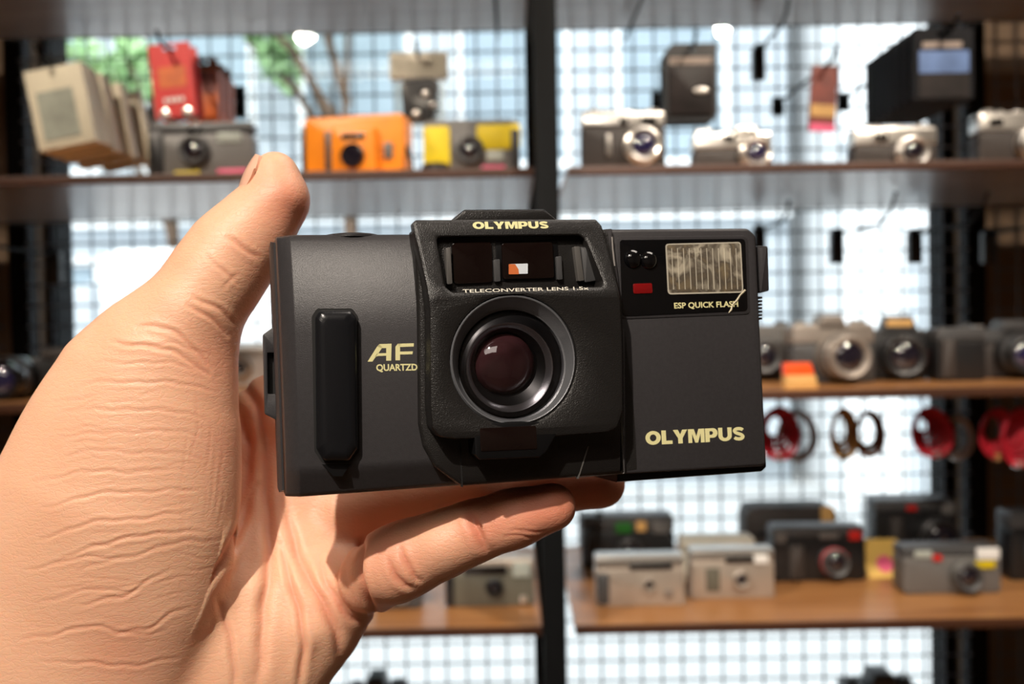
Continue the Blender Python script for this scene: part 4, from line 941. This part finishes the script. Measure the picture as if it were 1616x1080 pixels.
b = OB(); b.prism(arc_poly(LP([(999, 448), (1029, 447), (1030, 463), (1000, 464)], -.4), .5), .30, .7, .15); ob(b, 'red_lamp', M('ored'), fp)
# flash switch on the right end
b = OB(); b.prism(arc_poly(LP([(1180, 392), (1186, 389), (1190, 456), (1182, 458)], -1), .4), 1.2, 12, .3); ob(b, 'switch_base', M('obody'))
b = OB(); b.prism(arc_poly(LP([(1189, 389), (1206, 390), (1208, 460), (1193, 464)], -6), .6), 3.5, 14, .6); sw = ob(b, 'flash_switch', M('obody'))
for i in range(7):
    q = loc(1197, 470+i*5.5, -5); b = OB(); b.box(q[0], 5, q[1]-.3, q[0]+1.3, 12, q[1]+.3, .1); ob(b, 'serration', M('obody'))
# --- centre module
HT = 9.0
base_px = [(650, 350), (654, 344), (945, 343), (955, 370), (975, 440), (985, 500), (987, 655), (984, 745), (728, 768), (700, 748), (680, 725), (666, 700), (661, 670), (659, 560), (657, 470), (652, 400)]
base = arc_poly(LP(base_px, 1.0), [.3, .5, 1, 1, 1, 1, .5, .5, .5, 2, 2, 2, 1, 1, 1, 1], 2)
b = OB()
cc = base if area2(base) > 0 else base[::-1]
lowp = lambda: None
b.prism(arc_poly(LP([(653, 362), (656, 400), (659, 480), (661, 670), (668, 705), (686, 737), (712, 756), (729, 768), (985, 748), (986, 655), (984, 480), (960, 362)], 1.4), [0, 1, 1, 2, 2, 2, 1, .6, .4, 1, 1, 0]), -1.4, 6, 1.2)
ob(b, 'module_base', M('omod'), angle=50)
b = OB(); b.prism(LP([(725, 700), (729, 769), (731, 769), (728, 700)], 1.8), -1.5, 0); ob(b, 'base_seam', M('oslot'))
b = OB(); b.prism(LP([(928, 705), (912, 756), (914, 756), (930, 705)], 1.8), -1.5, 0); ob(b, 'base_seam', M('owall'))
front_px = [(651, 352), (657, 347), (941, 346), (950, 356), (966, 415), (980, 470), (983, 540), (984, 648), (975, 676), (960, 683), (872, 690), (720, 694), (694, 690), (682, 676), (679, 640), (678, 490), (672, 452)]
vtop = 34
def wtop(v): return HT-1.6*0 if v < 15.5 else HT-(v-15.5)*.30
frontL = [loc(x, y, HT if y > 465 else HT-1.0-(465-y)*.042) for x, y in front_px]
frontL = arc_poly(frontL, [.8, .6, .8, 1.2, .6, 1.5, 1, 3, 2.5, 2.5, 1, 1, 2, 2.5, 1.5, 1.5, 1.2], 3)
winL = [loc(x, y, 7.0) for x, y in ((692, 371), (921, 368), (928, 374), (949, 444), (948, 453), (712, 462), (701, 452))]
winL = arc_poly(winL, [1.4, 1.6, 1, .8, 1, 1.6, 1.6], 4)
cL = loc(812, 568, HT); rTop = (loc(812, 466, HT)[1]-loc(812, 668, HT)[1])/2
cIn = loc(808, 575, HT-4); rIn = (loc(808, 489, HT-4)[1]-loc(808, 662, HT-4)[1])/2
holeL = circle(cL[0], cL[1], rTop*1.02, 64)
def bendfn(co):
    v = co.z*1000; k = 0
    if co.y < 0:
        d = max(0, v-15.5); k = min(1, -co.y/.009)*(d*.30+ (0 if d > 2 else 0))
    return Vector((co.x, co.y+k*.001, co.z))
b = OB(); b.plate(frontL, [winL, holeL], -HT, 0, 1.0)
cuts = [((0, 0, z*.001), (0, 0, 1)) for z in (14.5, 15.5, 16.5, 18, 21, 25, 30)]
ob(b, 'lens_module', M('omod'), angle=42, cuts=cuts, fn=bendfn)
def wf(v): return HT-max(0, v-15.5)*.30
# hump on top
b = OB(); b.prism(arc_poly(LP([(712, 350), (735, 329), (862, 328), (885, 347)], 0), [0, 1, 1, 0]), 1.5, 14, .8); ob(b, 'top_hump', M('omod'))
# viewfinder recess; light on its side walls put in as grey strips
wfl = [loc(x, y, 0) for x, y in ((680, 362), (940, 360), (965, 470), (690, 474))]
b = OB(); b.prism(wfl, -.3, .5); ob(b, 'window_floor', M('oslot'))
def inwin(name, pts, w0, w1, m, ch=.1, r=.3, parent=None):
    b = OB(); b.prism(arc_poly(LP(pts, w1), r), -w1, -w0, ch); return ob(b, name, M(m), parent)
MT['omag'] = mat('magenta_brown_coated_glass', (.007, .0035, .003), .08, coat=.4)
inwin('viewfinder_window', [(713, 383), (776, 381), (778, 446), (716, 449)], 0, 2.2, 'omag', .2, 1.2)
inwin('window_reveal', [(704, 392), (711, 390), (714, 448), (706, 449)], 0, 4.0, 'owall')
inwin('window_bezel', [(782, 380), (880, 378), (884, 442), (784, 445)], 0, 1.6, 'oblack', .2)
vf = inwin('viewfinder_window', [(792, 384), (872, 382), (875, 439), (794, 441)], 0, 2.4, 'omag', .2, .8)
MT['oeye'] = mat('bright_eyepiece_view', srgb(215, 222, 230), .4); MT['oeyeo'] = mat('orange_eyepiece_view', srgb(205, 110, 60), .4)  # bright view through the finder, painted on small flat plates
inwin('finder_view', [(803, 417), (833, 416), (833, 432), (803, 433)], 2.3, 2.6, 'oeye', 0, .1, vf)
inwin('finder_view_orange', [(803, 417), (813, 417), (818, 425), (819, 433), (803, 433)], 2.5, 2.7, 'oeyeo', 0, .1, vf)
inwin('window_reveal', [(779, 410), (789, 409), (790, 444), (781, 445)], 0, 2.6, 'dkgrey')
inwin('window_reveal', [(878, 405), (886, 404), (888, 441), (880, 442)], 0, 2.8, 'dkgrey')
inwin('light_baffle', [(888, 380), (905, 379), (912, 442), (890, 443)], 0, 1.2, 'oblack')
inwin('window_reveal', [(906, 389), (915, 389), (922, 443), (913, 444)], 0, 3.4, 'owall')
inwin('window_reveal', [(916, 389), (928, 391), (943, 443), (923, 446)], 0, 3.0, 'dkgrey', .3)
# --- lens
n_ = 64
b = OB(); l0 = [(x, -HT+1.0, z) for x, z in circle(cL[0], cL[1], rTop*1.03, n_)]; l1 = [(x, -HT+.35, z) for x, z in circle(cL[0], cL[1], rTop*1.0, n_)]
l1b = [(x, -HT+.45, z) for x, z in circle(cL[0], cL[1], rTop*.985, n_)]
l2 = [(x, -HT+4.0, z) for x, z in circle(cIn[0], cIn[1], rIn*1.03, n_)]; l3 = [(x, -HT+4.3, z) for x, z in circle(cIn[0], cIn[1], rIn, n_)]; l4 = [(x, -HT+5.5, z) for x, z in circle(cIn[0], cIn[1], rIn*.985, n_)]
b.loft([l0, l1, l1b, l2, l3, l4], False, False); lr = ob(b, 'lens_surround', M('oring'), angle=30)
c2 = loc(802, 580, 3.5); rc2 = (loc(802, 511, 3.5)[1]-loc(802, 649, 3.5)[1])/2
b = OB()
b.loft([[(x, -HT+5.4, z) for x, z in circle(cIn[0], cIn[1], rIn*.99, n_)], [(x, -5.2, z) for x, z in circle(c2[0]+.3, c2[1]-.2, rc2*1.10, n_)], [(x, -5.4, z) for x, z in circle(c2[0], c2[1], rc2*1.02, n_)]], False, False)
ob(b, 'inner_collar', M('oblack'), lr)
MT['ochrome'] = mat('bright_lens_rim', (.30, .30, .32), .22, metal=.9)
c3 = loc(797, 577, 2); 
b = OB(); b.loft([[(x, -5.45, z) for x, z in circle(c2[0], c2[1], rc2*1.02, n_)], [(x, -5.3, z) for x, z in circle(c2[0], c2[1], rc2*.985, n_)], [(x, -4.2, z) for x, z in circle(c2[0]-.15, c2[1]+.15, rc2*.89, n_)]], False, False)
ob(b, 'lens_rim', M('ochrome'), lr)
b = OB(); b.loft([[(x, -4.25, z) for x, z in circle(c2[0]-.15, c2[1]+.15, rc2*.90, n_)], [(x, -2.9, z) for x, z in circle(c3[0], c3[1]+.3, 8.6, n_)], [(x, -1.6, z) for x, z in circle(c3[0], c3[1]+.3, 8.2, n_)]], False, False)
ob(b, 'baffle_ring', M('oblack'), lr)
MT['omaroon'] = mat('maroon_coated_glass', (.040, .014, .016), .05, var=.35, vs=180, coat=1.0)
b = OB(); b.lathe([(8.3, 1.0), (8.0, -.1), (7, -1.0), (5, -2.0), (2.5, -2.6), (.01, -2.8)], (c3[0], -2.1, c3[1]+.3), 'Y', 48); ob(b, 'lens_element', M('omaroon'), lr, angle=80)
fg = clear_mat('coated_front_glass', (.93, .92, .95), .045, .01)
b = OB(); cG = loc(807, 577, 4.6); b.lathe([(rIn*.985, .0), (rIn*.7, -.55), (rIn*.35, -.9), (.01, -1.0)], (cG[0], -5.3, cG[1]), 'Y', 64, False); ob(b, 'front_glass', fg, lr, angle=80)
# --- lower sensor window
b = OB(); b.prism(arc_poly(LP([(748, 668), (878, 664), (884, 676), (862, 714), (852, 722), (756, 726), (750, 718)], HT-.2), [.3, .6, 1, 1, 1, 1, .6], 3), -HT+.1, 0, .4); sn = ob(b, 'sensor_housing', M('oblack'))
b = OB(); b.prism(arc_poly(LP([(757, 676), (846, 672), (848, 709), (759, 713)], HT), .5), -HT-.1, -HT+.6, .15); ob(b, 'sensor_window', M('omag'), sn)
# --- lettering
def text(s, x0, x1, y0, y1, w, m, name, parent=None, bold=.02, wfun=None, slope=0, spacing=1.0):
    cu = bpy.data.curves.new('t', 'FONT'); cu.body = s; cu.offset = bold; cu.space_character = spacing; cu.resolution_u = 3; cu.extrude = .01
    o = bpy.data.objects.new('t', cu); COL.objects.link(o)
    me = bpy.data.meshes.new_from_object(o.evaluated_get(bpy.context.evaluated_depsgraph_get())); bpy.data.objects.remove(o)
    xs = [v.co.x for v in me.vertices]; ys = [v.co.y for v in me.vertices]; X0, X1, Y0, Y1 = min(xs), max(xs), min(ys), max(ys)
    A = loc(x0, y1, w); B = loc(x1, y1+slope, w); Cc = loc(x0, y0, w)
    for v in me.vertices:
        s_ = (v.co.x-X0)/(X1-X0); t = (v.co.y-Y0)/(Y1-Y0); u = A[0]+(B[0]-A[0])*s_; z = A[1]+(B[1]-A[1])*s_+(Cc[1]-A[1])*t
        ww = (wfun(z) if wfun else w)+.04+v.co.z*3
        v.co = Vector((u, -ww, z))*.001
    me.materials.clear(); me.materials.append(m); o = bpy.data.objects.new(name, me); COL.objects.link(o); o.parent = parent or oly
    return o
def ribbon(path, th):
    P_ = [Vector(p) for p in path]; L = []; R_ = []
    for i in range(len(P_)):
        t = (P_[min(i+1, len(P_)-1)]-P_[max(i-1, 0)]).normalized(); n0 = Vector((-t.y, t.x)); tk = th(t) if callable(th) else th
        L.append(P_[i]+n0*tk/2); R_.append(P_[i]-n0*tk/2)
    return [tuple(p) for p in L+R_[::-1]]
def arcp(cx, cy, rx, ry, a0, a1, n=14): return [(cx+rx*math.cos(R(a0+(a1-a0)*i/n)), cy+ry*math.sin(R(a0+(a1-a0)*i/n))) for i in range(n+1)]
thk = lambda t: .24+.10*abs(t.y)
HEAVY = {'O': (1.22, [(arcp(.61, .5, .61, .5, 0, 345, 23), arcp(.61, .5, .26, .25, 0, 345, 23))]),
 'L': (.86, [([(0, 0), (.86, 0), (.86, .25), (.36, .25), (.36, 1), (0, 1)], None)]),
 'Y': (1.16, [([(.40, 0), (.76, 0), (.76, .38), (1.16, 1), (.76, 1), (.58, .66), (.40, 1), (0, 1), (.40, .38)], None)]),
 'M': (1.32, [([(0, 0), (.31, 0), (.31, .66), (.55, 0), (.77, 0), (1.01, .66), (1.01, 0), (1.32, 0), (1.32, 1), (.85, 1), (.66, .46), (.47, 1), (0, 1)], None)]),
 'P': (1.02, [([(0, 0), (.36, 0), (.36, .30), (.62, .30)]+arcp(.65, .65, .37, .35, -80, 80, 10)+[(.62, 1), (0, 1)], [(.36, .52), (.56, .52), (.66, .65), (.56, .78), (.36, .78)])]),
 'U': (1.10, [([(0, 1), (0, .42)]+arcp(.55, .40, .55, .40, 180, 360, 14)+[(1.10, 1), (.76, 1), (.76, .42)]+arcp(.55, .42, .21, .18, 0, -180, 8)+[(.34, 1)], None)]),
 'S': (1.04, [(ribbon(arcp(.52, .72, .36, .155, 15, 180, 10)+[(.20, .66), (.30, .58), (.52, .50), (.74, .42), (.84, .34)]+arcp(.52, .285, .36, .165, 0, -165, 10), .25), None)])}
def heavy(s_, x0, x1, y0, y1, w, wfun, slope, parent=None):
    gap = .06; tot = sum(HEAVY[c][0]+gap for c in s_)-gap; A = loc(x0, y1, w); B = loc(x1, y1+slope, w); Cc = loc(x0, y0, w); x = 0
    for c in s_:
        for outer, hole in HEAVY[c][1]:
            f = lambda p: (A[0]+(B[0]-A[0])*(x+p[0])/tot, A[1]+(B[1]-A[1])*(x+p[0])/tot+(Cc[1]-A[1])*p[1])
            b = OB(); b.plate([f(p) for p in outer], [[f(p) for p in hole]] if hole else [], -.05, .02)
            for i, v in enumerate(b.v):
                ww = wfun(v[2]*1000) if wfun else w
                b.v[i] = (v[0], v[1]-ww*.001, v[2])
            ob(b, 'letter', M('oink'), parent)
        x += HEAVY[c][0]+gap
heavy('OLYMPUS', 746, 866, 350, 362, 3.2, wf, -1)
heavy('OLYMPUS', 1019, 1176, 681, 703, -1, None, -8)
text('TELECONVERTER LENS 1.5x', 729, 927, 457.5, 463, 7.6, M('oink2'), 'lettering', bold=.01, wfun=wf, slope=-5)
text('ESP QUICK FLASH', 1064, 1165, 478, 489, -.6, M('oink'), 'lettering', parent=fp, bold=.022, slope=-3)
text('QUARTZD', 594, 659, 575, 588, 0, M('oink'), 'lettering', bold=.03, slope=-1)
def glyph(polys, nm):
    b = OB()
    for pl in polys: b.prism(LP(pl, 0), -.06, .02)
    ob(b, nm, M('oink'))
q = lambda pts: [(400+x/3.848, 320+y/3.848) for x, y in pts]
glyph([q([(693, 966), (722, 966), (783, 880), (766, 861), (752, 872)]), q([(752, 872), (766, 859), (838, 857), (838, 882), (776, 884)]), q([(806, 882), (838, 882), (836, 960), (806, 960)]), q([(735, 938), (748, 916), (806, 914), (806, 930), (757, 932)])], 'letter_a')
glyph([q([(862, 958), (862, 876), (876, 857), (890, 857), (890, 958)]), q([(876, 857), (974, 854), (973, 874), (890, 877)]), q([(890, 905), (968, 903), (965, 921), (890, 923)])], 'letter_f')
# scratches on the top face
MT['oscr'] = mat('pale_scratch', (.22, .22, .22), .4)
for k, pth in enumerate(([(586, 465), (580, 466)], [(640, 408), (635, 425), (633, 444)], [(636, 452), (628, 462)], [(511, 415), (508, 424)])):
    b = OB(); pp = []
    for x, y in pth:
        w0 = 0
        for _ in range(4):
            v = loc(x, y, w0)[1]; w0 = np.interp(v, [8, 11, 15, 20, 25, 29, 32], [0, -.12, -.6, -1.7, -3.2, -4.9, -6.5])
        u, v = loc(x, y, w0); pp.append((u, -w0-.02, v))
    b.tube(pp, .10 if k == 0 else .04, 5); ob(b, 'scratch', M('oscr'))
bpy.context.view_layer.update()
